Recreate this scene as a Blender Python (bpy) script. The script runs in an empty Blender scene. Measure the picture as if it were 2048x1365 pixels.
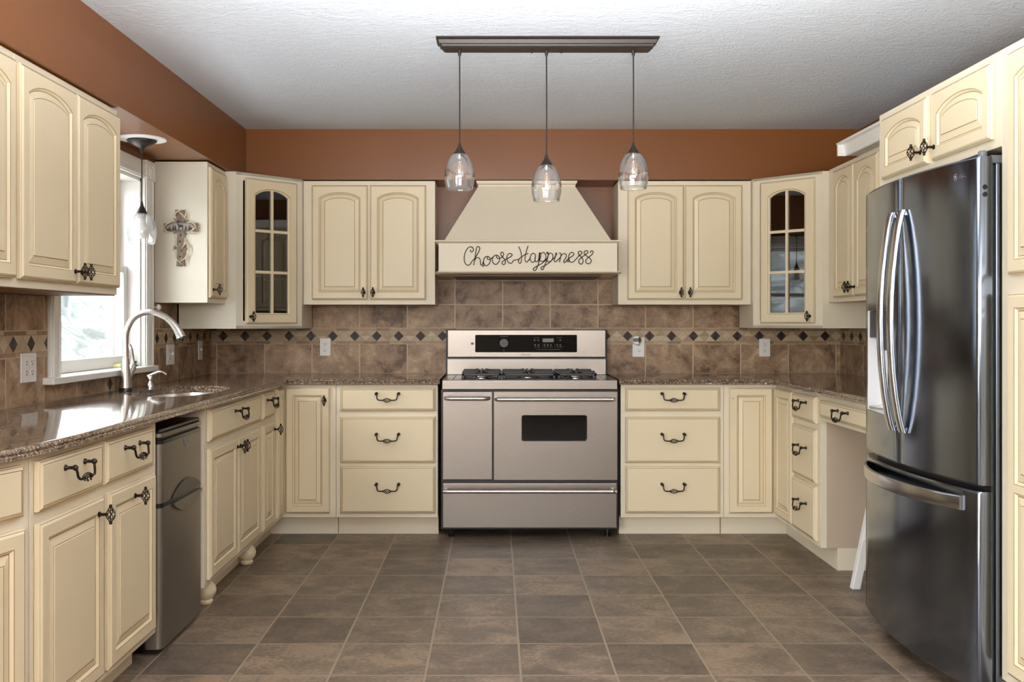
import bpy, bmesh, math, random
from mathutils import Vector, Matrix
random.seed(7)
PI = math.pi
sc = bpy.context.scene
COL = sc.collection
# ------------------------------------------------------------------ materials
def lin(c):
    return tuple(((v / 255) / 12.92 if v / 255 <= 0.04045 else ((v / 255 + 0.055) / 1.055) ** 2.4) for v in c) + (1.0,)
MATS = {}
class NT:
    def __init__(s, name):
        s.m = bpy.data.materials.new(name); s.m.use_nodes = True
        s.t = s.m.node_tree; s.t.nodes.clear()
        s.out = s.n('ShaderNodeOutputMaterial'); MATS[name] = s.m
    def n(s, typ, **kw):
        nd = s.t.nodes.new(typ)
        for k, v in kw.items():
            if isinstance(k, str) and hasattr(nd, k): setattr(nd, k, v)
        return nd
    def l(s, a, b): s.t.links.new(a, b)
    def val(s, sock, v):
        if hasattr(v, 'is_linked') or isinstance(v, bpy.types.NodeSocket): s.l(v, sock)
        else: sock.default_value = v
    def math(s, op, a, b=None, c=None):
        nd = s.n('ShaderNodeMath', operation=op)
        s.val(nd.inputs[0], a)
        if b is not None: s.val(nd.inputs[1], b)
        if c is not None: s.val(nd.inputs[2], c)
        return nd.outputs[0]
    def mix(s, f, a, b, mode='MIX'):
        nd = s.n('ShaderNodeMix', data_type='RGBA', blend_type=mode)
        s.val(nd.inputs[0], f); s.val(nd.inputs[6], a); s.val(nd.inputs[7], b)
        return nd.outputs[2]
    def ramp(s, f, stops, interp='LINEAR'):
        nd = s.n('ShaderNodeValToRGB'); cr = nd.color_ramp; cr.interpolation = interp
        while len(cr.elements) < len(stops): cr.elements.new(0.5)
        for e, (p, c) in zip(cr.elements, stops):
            e.position = p; e.color = c if len(c) == 4 else tuple(c) + (1,)
        s.val(nd.inputs[0], f); return nd.outputs[0]
    def obj(s): return s.n('ShaderNodeTexCoord').outputs['Object']
    def uv(s): return s.n('ShaderNodeTexCoord').outputs['UV']
    def geo(s): return s.n('ShaderNodeNewGeometry').outputs['Position']
    def scale(s, vec, sx, sy, sz, loc=(0, 0, 0)):
        nd = s.n('ShaderNodeMapping'); s.l(vec, nd.inputs[0])
        nd.inputs['Scale'].default_value = (sx, sy, sz); nd.inputs['Location'].default_value = loc
        return nd.outputs[0]
    def noise(s, vec, sc, det=3, rough=0.5, dist=0, col=False):
        nd = s.n('ShaderNodeTexNoise'); s.l(vec, nd.inputs['Vector'])
        nd.inputs['Scale'].default_value = sc; nd.inputs['Detail'].default_value = det
        nd.inputs['Roughness'].default_value = rough; nd.inputs['Distortion'].default_value = dist
        return nd.outputs['Color' if col else 'Fac']
    def bump(s, h, strength, dist):
        nd = s.n('ShaderNodeBump'); nd.inputs['Strength'].default_value = strength
        nd.inputs['Distance'].default_value = dist; s.l(h, nd.inputs['Height']); return nd.outputs[0]
    def bsdf(s, col, rough=0.5, metal=0, bump=None, spec=0.5, coat=0, coatr=0.05, **kw):
        b = s.n('ShaderNodeBsdfPrincipled')
        s.val(b.inputs['Base Color'], col); s.val(b.inputs['Roughness'], rough); s.val(b.inputs['Metallic'], metal)
        b.inputs['Specular IOR Level'].default_value = spec
        b.inputs['Coat Weight'].default_value = coat; b.inputs['Coat Roughness'].default_value = coatr
        for k, v in kw.items(): s.val(b.inputs[k], v)
        if bump is not None: s.l(bump, b.inputs['Normal'])
        s.l(b.outputs[0], s.out.inputs[0]); return b

def simple(name, rgb, rough=0.5, metal=0, var=0.0, nscale=8, bump=0, bscale=200, **kw):
    t = NT(name); c = lin(rgb)
    if var or bump: o = t.obj()
    if var:
        f = t.noise(o, nscale, 4)
        c = t.mix(f, tuple(x * (1 - var) for x in c[:3]) + (1,), tuple(min(1, x * (1 + var)) for x in c[:3]) + (1,))
    bp = t.bump(t.noise(o, bscale, 2), bump, 0.002) if bump else None
    t.bsdf(c, rough, metal, bp, **kw); return t.m

simple('cream_frame', (229, 218, 194), 0.42, var=0.04, nscale=3)
simple('cream_door', (230, 214, 180), 0.38, var=0.05, nscale=2.5)
simple('cream_panel', (228, 222, 203), 0.40, var=0.03, nscale=2)
simple('glaze', (124, 94, 52), 0.5, var=0.25, nscale=14)
simple('bronze', (38, 27, 20), 0.38, 0.6, var=0.2, nscale=60)
simple('bronze_fixture', (36, 27, 21), 0.45, 0.2, var=0.2, nscale=120, bump=0.3, bscale=400)
simple('black_iron', (16, 16, 17), 0.35, 0.0, bump=0.2, bscale=500)
simple('black_plastic', (20, 19, 19), 0.28, 0.0)
simple('black_enamel', (12, 12, 13), 0.35)
simple('black_glass', (10, 10, 11), 0.05, spec=0.3)
simple('white_trim', (236, 234, 228), 0.35, var=0.02)
simple('white_plastic', (238, 237, 232), 0.3)
simple('white_painted', (240, 239, 237), 0.45, var=0.03)
simple('slot_dark', (40, 36, 34), 0.6)
simple('grey_plastic', (96, 98, 102), 0.4)
simple('lcd', (92, 98, 78), 0.25)
simple('label_grey', (88, 88, 86), 0.6)
simple('white_cavity', (235, 236, 236), 0.3)
simple('orange_paint', (125, 73, 27), 0.34, var=0.03, nscale=1.5, bump=0.1, bscale=350)
simple('beige_paint', (150, 138, 122), 0.6)
simple('ceramic_white', (244, 242, 238), 0.4)
simple('bulb_white', (246, 245, 240), 0.3)
simple('taupe_panel', (190, 172, 150), 0.45, var=0.03, nscale=2)
simple('amber_filament', (214, 160, 84), 0.4, 0.3)
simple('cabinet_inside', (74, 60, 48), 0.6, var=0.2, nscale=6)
simple('wood_under', (132, 92, 54), 0.6, var=0.15, nscale=12)
simple('antler', (214, 198, 166), 0.5, var=0.15, nscale=60)
simple('silhouette', (44, 46, 50), 0.6)
simple('plaque', (160, 150, 136), 0.6, var=0.15, nscale=80)
simple('yellow_sponge', (236, 234, 168), 0.7, var=0.1)
simple('snow', (240, 243, 245), 0.8, var=0.05, nscale=2)
simple('frosted_bark', (124, 130, 130), 0.8, var=0.2, nscale=6)

def metal_mat(name, rgb, rough, stretch, amt=0.12, var=0.1, bump=0.05):
    t = NT(name); o = t.obj(); v = t.scale(o, *stretch)
    f = t.noise(v, 60, 4, 0.6); c = lin(rgb)
    col = t.mix(f, tuple(x * (1 - var) for x in c[:3]) + (1,), tuple(min(1, x * (1 + var)) for x in c[:3]) + (1,))
    f2 = t.noise(t.scale(o, 1, 1, 1), 5, 3)
    r = t.math('ADD', t.math('MULTIPLY', f, amt), t.math('ADD', t.math('MULTIPLY', f2, amt * 0.6), rough - amt * 0.8))
    t.bsdf(col, r, 1.0, t.bump(f, bump, 0.0006) if bump else None); return t.m
metal_mat('stainless', (146, 138, 131), 0.31, (0.4, 0.4, 9), var=0.16)
metal_mat('steel_satin', (205, 200, 195), 0.27, (1, 1, 1), amt=0.02, var=0.02, bump=0)
metal_mat('steel_handle', (196, 190, 183), 0.36, (0.4, 4, 4), amt=0.03, var=0.03, bump=0)
metal_mat('black_steel', (128, 138, 154), 0.15, (6, 6, 0.15), amt=0.06, bump=0.015)
metal_mat('black_steel_side', (112, 118, 128), 0.3, (6, 6, 0.3), amt=0.06, bump=0)
metal_mat('fridge_handle', (194, 196, 199), 0.2, (1, 1, 0.3), amt=0.06, bump=0)
metal_mat('mini_silver', (150, 144, 136), 0.42, (1, 1, 1), amt=0.1, bump=0)
metal_mat('sink_steel', (210, 208, 206), 0.25, (1, 6, 1), bump=0)
metal_mat('dark_metal', (74, 62, 52), 0.45, (1, 1, 1), bump=0)

# clear glass: reflection by angle over straight-through transparency
def glass(name, tint=(255, 255, 255), lo=0.04, hi=0.6, rough=0.02, seeds=False, power=3.0, haze=0.0):
    t = NT(name)
    lw = t.n('ShaderNodeLayerWeight'); lw.inputs['Blend'].default_value = 0.5
    f = t.math('POWER', lw.outputs['Facing'], power)
    f = t.math('ADD', t.math('MULTIPLY', f, hi), lo)
    tr = t.n('ShaderNodeBsdfTransparent'); tr.inputs[0].default_value = lin(tint)
    gl = t.n('ShaderNodeBsdfGlossy'); gl.inputs['Roughness'].default_value = rough
    if seeds:
        o = t.obj()
        vo = t.n('ShaderNodeTexVoronoi'); t.l(o, vo.inputs['Vector']); vo.inputs['Scale'].default_value = 160
        sp = t.math('LESS_THAN', vo.outputs['Distance'], 0.2)
        big = t.noise(o, 16, 2)
        h = t.math('ADD', t.math('MULTIPLY', big, 1.2), t.math('MULTIPLY', sp, 0.4))
        t.l(t.bump(h, 0.35, 0.003), gl.inputs['Normal'])
        f = t.math('ADD', f, t.math('MULTIPLY', sp, 0.22)); f = t.math('MINIMUM', f, 0.95)
    mx = t.n('ShaderNodeMixShader'); t.val(mx.inputs[0], f); t.l(tr.outputs[0], mx.inputs[1]); t.l(gl.outputs[0], mx.inputs[2])
    o_ = mx.outputs[0]
    if haze:
        df = t.n('ShaderNodeBsdfTranslucent'); df2 = t.n('ShaderNodeBsdfDiffuse'); ad = t.n('ShaderNodeMixShader'); ad.inputs[0].default_value = 0.5
        t.l(df.outputs[0], ad.inputs[1]); t.l(df2.outputs[0], ad.inputs[2])
        m2 = t.n('ShaderNodeMixShader'); t.val(m2.inputs[0], t.math('MULTIPLY', t.math('ADD', sp, 0.35), haze)); t.l(o_, m2.inputs[1]); t.l(ad.outputs[0], m2.inputs[2]); o_ = m2.outputs[0]
    t.l(o_, t.out.inputs[0]); return t.m
glass('pane_glass', lo=0.05, hi=0.6)
glass('cabinet_glass', tint=(205, 205, 205), lo=0.12, hi=0.6, rough=0.01)
glass('seeded_glass', tint=(255, 255, 255), lo=0.05, hi=0.9, rough=0.05, seeds=True, power=1.6, haze=0.10)
glass('bulb_glass', lo=0.08, hi=0.6, power=1.8)
glass('disc_glass', tint=(251, 254, 253), lo=0.06, hi=0.5)

def granite():
    t = NT('granite'); o = t.obj()
    v1 = t.n('ShaderNodeTexVoronoi'); t.l(o, v1.inputs['Vector']); v1.inputs['Scale'].default_value = 170
    v2 = t.n('ShaderNodeTexVoronoi'); t.l(o, v2.inputs['Vector']); v2.inputs['Scale'].default_value = 330
    sep = t.n('ShaderNodeSeparateColor'); t.l(v1.outputs['Color'], sep.inputs[0])
    sep2 = t.n('ShaderNodeSeparateColor'); t.l(v2.outputs['Color'], sep2.inputs[0])
    c = t.ramp(sep.outputs[0], [(0, lin((40, 34, 30))), (0.2, lin((92, 76, 62))), (0.45, lin((132, 110, 90))), (0.75, lin((172, 148, 122))), (0.92, lin((206, 188, 162)))], 'CONSTANT')
    c2 = t.ramp(sep2.outputs[1], [(0, lin((60, 50, 44))), (0.4, lin((116, 97, 81))), (0.75, lin((142, 121, 100)))], 'CONSTANT')
    t.bsdf(t.mix(0.4, c, c2), 0.09, spec=0.6, coat=0.3, coatr=0.04)
granite()

def tile_mat(name, bw, bh, mortar, cols, grout, uv=True, rough=0.45, nsc=9, speck=60, origin=(0, 0), stretch=(1, 1, 1), rv=0.10, fine=0.2):
    t = NT(name); co = t.uv() if uv else t.obj()
    o = t.geo()
    mp = t.scale(co, 1, 1, 1, (-origin[0], -origin[1], 0))
    br = t.n('ShaderNodeTexBrick', offset=0.0, squash=1.0); t.l(mp, br.inputs['Vector'])
    br.inputs['Color1'].default_value = (0, 0, 0, 1); br.inputs['Color2'].default_value = (1, 1, 1, 1)
    br.inputs['Mortar'].default_value = (0.5, 0.5, 0.5, 1)
    br.inputs['Scale'].default_value = 1; br.inputs['Mortar Size'].default_value = mortar
    br.inputs['Mortar Smooth'].default_value = 0.25; br.inputs['Bias'].default_value = 0
    br.inputs['Brick Width'].default_value = bw; br.inputs['Row Height'].default_value = bh
    sp = t.n('ShaderNodeSeparateColor'); t.l(br.outputs['Color'], sp.inputs[0]); r = sp.outputs[0]
    sv = t.scale(o, *stretch)
    w = t.n('ShaderNodeVectorMath', operation='ADD'); t.l(sv, w.inputs[0])
    cm = t.n('ShaderNodeCombineXYZ'); t.l(t.math('MULTIPLY', r, 37.0), cm.inputs[0]); t.l(t.math('MULTIPLY', r, 19.0), cm.inputs[1])
    t.l(cm.outputs[0], w.inputs[1]); wv = w.outputs[0]
    f = t.math('ADD', t.math('MULTIPLY', t.noise(wv, nsc, 6, 0.65, 0.5), 1 - fine), t.math('MULTIPLY', t.noise(wv, speck, 3, 0.6), fine))
    f = t.math('ADD', f, t.math('MULTIPLY', t.math('SUBTRACT', r, 0.5), rv))
    c = t.ramp(f, [(p, lin(k)) for p, k in cols])
    pinh = t.math('SUBTRACT', t.noise(wv, speck, 4, 0.7), 0.5)
    c = t.mix(br.outputs['Fac'], c, lin(grout))
    h = t.math('ADD', t.math('MULTIPLY', br.outputs['Fac'], -1.0), t.math('MULTIPLY', pinh, 0.35))
    t.bsdf(c, rough, 0, t.bump(h, 0.5, 0.002), spec=0.4)
tcols = [(0.34, (92, 68, 48)), (0.45, (140, 111, 85)), (0.55, (164, 136, 108)), (0.68, (196, 168, 136))]
tile_mat('wall_tile_low', 0.3049, 0.192, 0.0042, tcols, (196, 172, 138))
tile_mat('wall_tile_high', 0.3049, 0.152, 0.0042, tcols, (196, 172, 138))
tile_mat('floor_tile', 0.3355, 0.3355, 0.0046, [(0.30, (66, 58, 50)), (0.43, (92, 79, 67)), (0.53, (112, 96, 80)), (0.62, (142, 122, 102)), (0.72, (128, 92, 66))], (146, 130, 108),
         uv=False, rough=0.42, nsc=6.5, speck=60, origin=(0.0886 % 0.3355, 4.385 % 0.3355), stretch=(0.9, 1.1, 1), rv=0.16, fine=0.36)

def listello(name='listello'):
    t = NT(name); u = t.n('ShaderNodeSeparateXYZ'); t.l(t.uv(), u.inputs[0])
    P = 0.1405; U, V = u.outputs[0], u.outputs[1]
    ph = t.math('SUBTRACT', t.math('FRACT', t.math('ADD', t.math('DIVIDE', U, P), 0.5)), 0.5)
    a = t.math('MULTIPLY', t.math('ABSOLUTE', ph), P)
    b = t.math('ABSOLUTE', V)
    d = t.math('ADD', a, b)
    d2 = t.math('ADD', t.math('SUBTRACT', P / 2, a), b)
    dark = t.math('LESS_THAN', d, 0.0312)
    beige = t.math('LESS_THAN', d2, 0.0325)
    g1 = t.math('LESS_THAN', t.math('ABSOLUTE', t.math('SUBTRACT', d, 0.0325)), 0.0013)
    g2 = t.math('LESS_THAN', t.math('ABSOLUTE', t.math('SUBTRACT', d2, 0.0335)), 0.0011)
    strip = t.math('GREATER_THAN', b, 0.0345)
    gs = t.math('LESS_THAN', t.math('ABSOLUTE', t.math('SUBTRACT', b, 0.0340)), 0.0010)
    pos = t.geo()
    cell = t.n('ShaderNodeTexWhiteNoise', noise_dimensions='2D')
    cv = t.n('ShaderNodeCombineXYZ'); t.l(t.math('FLOOR', t.math('ADD', t.math('DIVIDE', U, P), 1.0)), cv.inputs[0])
    t.l(t.math('ADD', t.math('SIGN', V), t.math('MULTIPLY', beige, 3.0)), cv.inputs[1]); t.l(cv.outputs[0], cell.inputs['Vector'])
    cell2 = t.n('ShaderNodeTexWhiteNoise', noise_dimensions='2D')
    cv2 = t.n('ShaderNodeCombineXYZ'); t.l(t.math('FLOOR', t.math('DIVIDE', U, 0.085)), cv2.inputs[0]); t.l(t.math('SIGN', V), cv2.inputs[1]); t.l(cv2.outputs[0], cell2.inputs['Vector'])
    nz = t.noise(pos, 45, 5, 0.65)
    light = t.ramp(t.math('ADD', t.math('MULTIPLY', cell.outputs[0], 0.55), t.math('MULTIPLY', nz, 0.45)), [(0.2, lin((150, 126, 100))), (0.5, lin((178, 156, 126))), (0.8, lin((198, 180, 150)))])
    stc = t.ramp(t.math('ADD', t.math('MULTIPLY', cell2.outputs[0], 0.6), t.math('MULTIPLY', nz, 0.4)), [(0.2, lin((118, 92, 70))), (0.5, lin((160, 134, 106))), (0.85, lin((186, 164, 134)))])
    c = t.mix(strip, light, stc)
    c = t.mix(t.math('MAXIMUM', g1, t.math('MAXIMUM', g2, gs)), c, lin((138, 116, 90)))
    rr = t.math('SQRT', t.math('ADD', t.math('MULTIPLY', a, a), t.math('MULTIPLY', b, b)))
    rings = t.math('SINE', t.math('MULTIPLY', rr, 900.0))
    dk = t.ramp(t.math('ADD', t.math('MULTIPLY', rings, 0.3), 0.5), [(0.2, lin((22, 14, 11))), (0.9, lin((58, 40, 33)))])
    c = t.mix(dark, c, dk)
    h = t.math('ADD', t.math('MULTIPLY', dark, t.math('ADD', t.math('MULTIPLY', rings, 0.4), 0.6)), t.math('MULTIPLY', t.math('MAXIMUM', g1, t.math('MAXIMUM', g2, gs)), -0.7))
    t.bsdf(c, t.math('SUBTRACT', 0.5, t.math('MULTIPLY', dark, 0.12)), t.math('MULTIPLY', dark, 0.2), t.bump(h, 0.5, 0.002))
listello()

def ceiling_mat():
    t = NT('ceiling_plaster'); o = t.obj()
    a = t.noise(t.scale(o, 1, 1, 1), 26, 4, 0.6, 2.2)
    b = t.noise(t.scale(o, 1, 2.2, 1), 7, 3, 0.5, 1.5)
    h = t.math('MULTIPLY', t.math('SMOOTH_MIN', a, 0.62, 0.1), t.math('ADD', b, 0.3))
    t.bsdf(lin((212, 218, 226)), 0.75, 0, t.bump(h, 0.75, 0.009), spec=0.3)
ceiling_mat()
def weathered():
    t = NT('weathered_wood'); o = t.obj()
    f = t.noise(t.scale(o, 9, 9, 1), 26, 5, 0.65, 0.5)
    t.bsdf(t.ramp(f, [(0.3, lin((70, 56, 46))), (0.5, lin((132, 114, 98))), (0.7, lin((168, 152, 134)))]), 0.7, 0, t.bump(f, 0.6, 0.003))
weathered()
def hill_mat():
    t = NT('snowy_hillside'); o = t.obj()
    f = t.noise(t.scale(o, 1, 0.7, 1.6), 1.6, 7, 0.68, 1.5)
    t.bsdf(t.ramp(f, [(0.36, lin((60, 67, 62))), (0.48, lin((80, 86, 82))), (0.62, lin((126, 131, 131)))]), 0.9)
hill_mat()
M = MATS
# ------------------------------------------------------------------ mesh builder
class MB:
    def __init__(s): s.v = []; s.f = []; s.mi = []; s.uv = {}
    def add(s, vs, fs, m=0):
        o = len(s.v); s.v += [tuple(v) for v in vs]
        for f in fs: s.f.append(tuple(i + o for i in f)); s.mi.append(m)
        return s
    def box(s, x0, x1, y0, y1, z0, z1, m=0):
        x0, x1 = min(x0, x1), max(x0, x1); y0, y1 = min(y0, y1), max(y0, y1); z0, z1 = min(z0, z1), max(z0, z1)
        return s.add([(x0, y0, z0), (x1, y0, z0), (x1, y1, z0), (x0, y1, z0), (x0, y0, z1), (x1, y0, z1), (x1, y1, z1), (x0, y1, z1)],
                     [(0, 3, 2, 1), (4, 5, 6, 7), (0, 1, 5, 4), (1, 2, 6, 5), (2, 3, 7, 6), (3, 0, 4, 7)], m)
    def loops(s, loops, mats, cap0=None, cap1=None):
        n = len(loops[0]); o = len(s.v)
        for L in loops: s.v += [tuple(p) for p in L]
        for i in range(len(loops) - 1):
            for j in range(n):
                k = (j + 1) % n
                s.f.append((o + i * n + j, o + i * n + k, o + (i + 1) * n + k, o + (i + 1) * n + j)); s.mi.append(mats[i] if isinstance(mats, list) else mats)
        if cap0 is not None: s.f.append(tuple(o + j for j in reversed(range(n)))); s.mi.append(cap0)
        if cap1 is not None: s.f.append(tuple(o + (len(loops) - 1) * n + j for j in range(n))); s.mi.append(cap1)
        return s
    def tube(s, pts, r, n=8, m=0, caps=True):
        P = [Vector(p) for p in pts]; R = r if isinstance(r, (list, tuple)) else [r] * len(P)
        loops = []; t0 = None; ref = None
        for i, p in enumerate(P):
            t = ((P[min(i + 1, len(P) - 1)] - P[max(i - 1, 0)])).normalized()
            if ref is None:
                ref = Vector((0, 0, 1)) if abs(t.z) < 0.9 else Vector((1, 0, 0))
            a = (ref - t * ref.dot(t)).normalized(); b = t.cross(a); ref = a
            loops.append([p + (a * math.cos(2 * PI * k / n) + b * math.sin(2 * PI * k / n)) * R[i] for k in range(n)])
        return s.loops(loops, m, m if caps else None, m if caps else None)
    def lathe(s, prof, c=(0, 0, 0), n=20, m=0, axis='z', caps=True, sx=1, sy=1):
        loops = []
        for r, h in prof:
            L = []
            for k in range(n):
                a = 2 * PI * k / n; u, w = r * math.cos(a) * sx, r * math.sin(a) * sy
                if axis == 'z': q = (u, w, h)
                elif axis == 'y': q = (u, h, -w)
                else: q = (h, u, w)
                L.append((c[0] + q[0], c[1] + q[1], c[2] + q[2]))
            loops.append(L)
        return s.loops(loops, m, m if caps else None, m if caps else None)
    def prism(s, poly, z0, z1, m=0):      # poly in xy, CCW
        return s.loops([[(x, y, z0) for x, y in poly], [(x, y, z1) for x, y in poly]], m, m, m)
    def prism_y(s, poly, y0, y1, m=0):    # poly in xz (CCW seen from -y), extruded along y
        return s.loops([[(x, y1, z) for x, z in poly], [(x, y0, z) for x, z in poly]], m, m, m)
    def sphere(s, c, r, n=12, k=8, m=0, sz=1):
        return s.lathe([(r * max(0.02, math.sin(PI * i / k)), -r * sz * math.cos(PI * i / k)) for i in range(k + 1)], c, n, m)
    def build(s, name, mats, parent=None, loc=(0, 0, 0), smooth=None, bevel=0, segs=2):
        me = bpy.data.meshes.new(name); me.from_pydata(s.v, [], s.f)
        for m in (mats if isinstance(mats, (list, tuple)) else [mats]): me.materials.append(M[m])
        for p, i in zip(me.polygons, s.mi): p.material_index = i
        bm = bmesh.new(); bm.from_mesh(me); bmesh.ops.recalc_face_normals(bm, faces=bm.faces); bm.to_mesh(me); bm.free()
        if smooth is not None:
            me.shade_smooth() if hasattr(me, 'shade_smooth') else None
            me.set_sharp_from_angle(angle=math.radians(smooth))
        o = bpy.data.objects.new(name, me); COL.objects.link(o); o.location = loc
        if parent is not None: o.parent = parent
        if bevel:
            md = o.modifiers.new('bevel', 'BEVEL'); md.width = bevel; md.segments = segs; md.limit_method = 'ANGLE'; md.angle_limit = math.radians(40)
        return o
def rrect(x0, x1, z0, z1, r, n=5):
    pts = []
    for cx, cz, a0 in ((x1 - r, z0 + r, -90), (x1 - r, z1 - r, 0), (x0 + r, z1 - r, 90), (x0 + r, z0 + r, 180)):
        for i in range(n + 1):
            a = math.radians(a0 + 90 * i / n); pts.append((cx + r * math.cos(a), cz + r * math.sin(a)))
    return pts
def tag(o, label, cat, group=None):
    o['label'] = label; o['category'] = cat
    if group: o['group'] = group
    return o
def thing(name, label, cat, loc=(0, 0, 0), rz=0, group=None):
    o = bpy.data.objects.new(name, None); COL.objects.link(o); o.empty_display_size = 0.1
    o.location = loc; o.rotation_euler = (0, 0, math.radians(rz)); return tag(o, label, cat, group)
def struct(o, label=None):
    o['kind'] = 'structure'
    if label: o['label'] = label
    return o
def catmull(P, k=6):
    P = [Vector(p) for p in P]; out = []
    for i in range(len(P) - 1):
        a, b, c, d = P[max(i - 1, 0)], P[i], P[i + 1], P[min(i + 2, len(P) - 1)]
        for j in range(k):
            t = j / k
            out.append(0.5 * ((2 * b) + (c - a) * t + (2 * a - 5 * b + 4 * c - d) * t * t + (3 * b - a - 3 * c + d) * t ** 3))
    out.append(P[-1]); return out
# ------------------------------------------------------------------ room numbers (metres; camera at x=0, y=0)
XL, XR, YB, ZC = -1.83, 2.217, 6.172, 2.421
YF = -2.6
CT, CB = 0.916, 0.884            # counter top / underside
FY, FXL, FXR = 5.572, -1.236, 1.625   # base cabinet faces
UY, UXL, UXR = 5.862, -1.545, 1.907   # upper cabinet faces
UB, UT = 1.352, 2.105
# ---- shell
struct(MB().box(XL - 0.14, XR + 0.14, YF - 0.14, YB + 0.14, -0.1, 0).build('floor', 'floor_tile'))
struct(MB().box(XL - 0.14, XR + 0.14, YF - 0.14, YB + 0.14, ZC, ZC + 0.1).build('ceiling', 'ceiling_plaster'))
struct(MB().box(XL - 0.14, XR + 0.14, YB, YB + 0.14, 0, ZC).build('wall_back', 'orange_paint'))
struct(MB().box(XR, XR + 0.14, YF, YB, 0, ZC).build('wall_right', 'orange_paint'))
WY0, WY1, WZ0, WZ1 = 4.0, 4.97, 0.99, 1.985
w = MB().box(XL - 0.14, XL, YF, -2.2, 0, ZC).box(XL - 0.14, XL, 1.0, WY0, 0, ZC).box(XL - 0.14, XL, -2.2, 1.0, 0, 0.15).box(XL - 0.14, XL, -2.2, 1.0, 2.1, ZC).box(XL - 0.14, XL, WY1, YB, 0, ZC).box(XL - 0.14, XL, WY0, WY1, 0, WZ0).box(XL - 0.14, XL, WY0, WY1, WZ1, ZC)
struct(w.build('wall_left', 'orange_paint'))
struct(MB().box(XL, XR, YF - 0.14, YF, 0, ZC).build('wall_front', 'beige_paint'))
GY0, GY1, GZ0, GZ1 = -2.2, 1.0, 0.15, 2.1
w = MB()
for i in range(4):
    y = GY0 + (GY1 - GY0) * i / 3; w.box(XL - 0.1, XL - 0.04, y - 0.04, y + 0.04, GZ0, GZ1)
w.box(XL - 0.1, XL - 0.04, GY0, GY1, GZ0, GZ0 + 0.08).box(XL - 0.1, XL - 0.04, GY0, GY1, GZ1 - 0.08, GZ1)
struct(w.build('window_2', 'white_trim'))
w = MB()
for i in range(4):
    x = -1.5 + i * 3.4 / 3; w.box(x - 0.04, x + 0.04, YF, YF + 0.025, 1.36, 2.3)
w.box(-1.54, 1.94, YF, YF + 0.025, 1.3, 1.4).box(-1.54, 1.94, YF, YF + 0.025, 2.27, 2.36)
struct(w.build('rear_fill_frame', 'white_trim'))  # frame added around the rear fill light; the wall behind it is solid
struct(MB().box(XL, -1.52, YF, YB - 0.001, 2.112, ZC).build('trim_1', 'orange_paint'), 'orange-brown soffit along the left wall')
struct(MB().box(-1.519, XR, UY - 0.001, YB - 0.001, 2.112, ZC).build('trim_2', 'orange_paint'), 'orange-brown soffit along the back wall')

# ---- backsplash: one mesh per wall, UV in metres
def splash(name, segs, label):
    """segs: list of (p0, p1, inward normal, list of (z0,z1,mat,u0_offset)) with u running p0->p1"""
    me = bpy.data.meshes.new(name); V = []; F = []; MI = []; UVs = []
    for p0, p1, nrm, strips in segs:
        p0 = Vector(p0); p1 = Vector(p1); d = (p1 - p0); L = d.length; d /= L; nrm = Vector(nrm)
        for z0, z1, mi, uo, vo, a0, a1 in strips:
            A = p0 + d * a0; B = p0 + d * a1; o = len(V); t = 0.009
            for off in (0, t):
                for q, z in ((A, z0), (B, z0), (B, z1), (A, z1)):
                    V.append((q.x + nrm.x * off, q.y + nrm.y * off, z))
            F.append((o + 4, o + 5, o + 6, o + 7)); MI.append(mi); UVs.append([(a0 - uo, z0 - vo), (a1 - uo, z0 - vo), (a1 - uo, z1 - vo), (a0 - uo, z1 - vo)])
            for q in ((0, 1, 5, 4), (1, 2, 6, 5), (2, 3, 7, 6), (3, 0, 4, 7)):
                F.append(tuple(o + i for i in q)); MI.append(mi); UVs.append([(0.1, 0.05)] * 4)
    me.from_pydata(V, [], F)
    for m in ('wall_tile_low', 'listello', 'wall_tile_high'): me.materials.append(M[m])
    for p, i in zip(me.polygons, MI): p.material_index = i
    ul = me.uv_layers.new(name='UVMap'); k = 0
    for uvs in UVs:
        for c in uvs: ul.data[k].uv = c; k += 1
    o = bpy.data.objects.new(name, me); COL.objects.link(o); return struct(o, label)
L0, L1, L2 = 0.917, 1.107, 1.206
LM = (L1 + L2) / 2
W = XR - XL
def back_u(x): return x - XL
lowv = L1 - 0.192
S = []
gx = back_u(-0.2597)
x_sp = back_u(0.2)
S += [(L0, L1, 0, gx, lowv, 0.009, W - 0.009),
      (L1, L2, 1, back_u(-0.339), LM, 0.009, x_sp), (L1, L2, 1, back_u(0.846), LM, x_sp, W - 0.009),
      (L2, L2 + 0.144, 2, gx, L2, back_u(-1.170), back_u(1.557)), (L2 + 0.144, L2 + 0.152, 2, gx, L2, back_u(-0.366), back_u(0.745)),
      (L2 + 0.152, L2 + 0.36, 2, gx, L2, back_u(-0.367), back_u(0.746))]
splash('trim_3', [((XL, YB, 0), (XR, YB, 0), (0, -1, 0), S)], 'brown tile backsplash with diamond border on the back wall')
def left_u(y): return y - 1.8
ys, ye = 0, YB - 0.0005 - 1.8
wn, wf = left_u(3.91), left_u(5.098)
ins0, ins1 = left_u(4.499), left_u(4.595)
S = [(L0, L1, 0, left_u(3.883), lowv, 0, wn), (L1, L2, 1, left_u(5.18), LM, 0, wn), (L2, UB - 0.006, 2, left_u(3.883), L2, 0, wn),
     (L0, 0.982, 0, left_u(3.883), lowv, wn, ins0), (L0, 0.982, 0, left_u(4.907), lowv, ins1, wf),
     (L0, 0.982, 1, (ins0 + ins1) / 2, 0.9495, ins0, ins1),
     (L0, L1, 0, left_u(4.907), lowv, wf, ye), (L1, L2, 1, left_u(5.18), LM, wf, ye), (L2, UB - 0.006, 2, left_u(4.907), L2, wf, left_u(5.509))]
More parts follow.
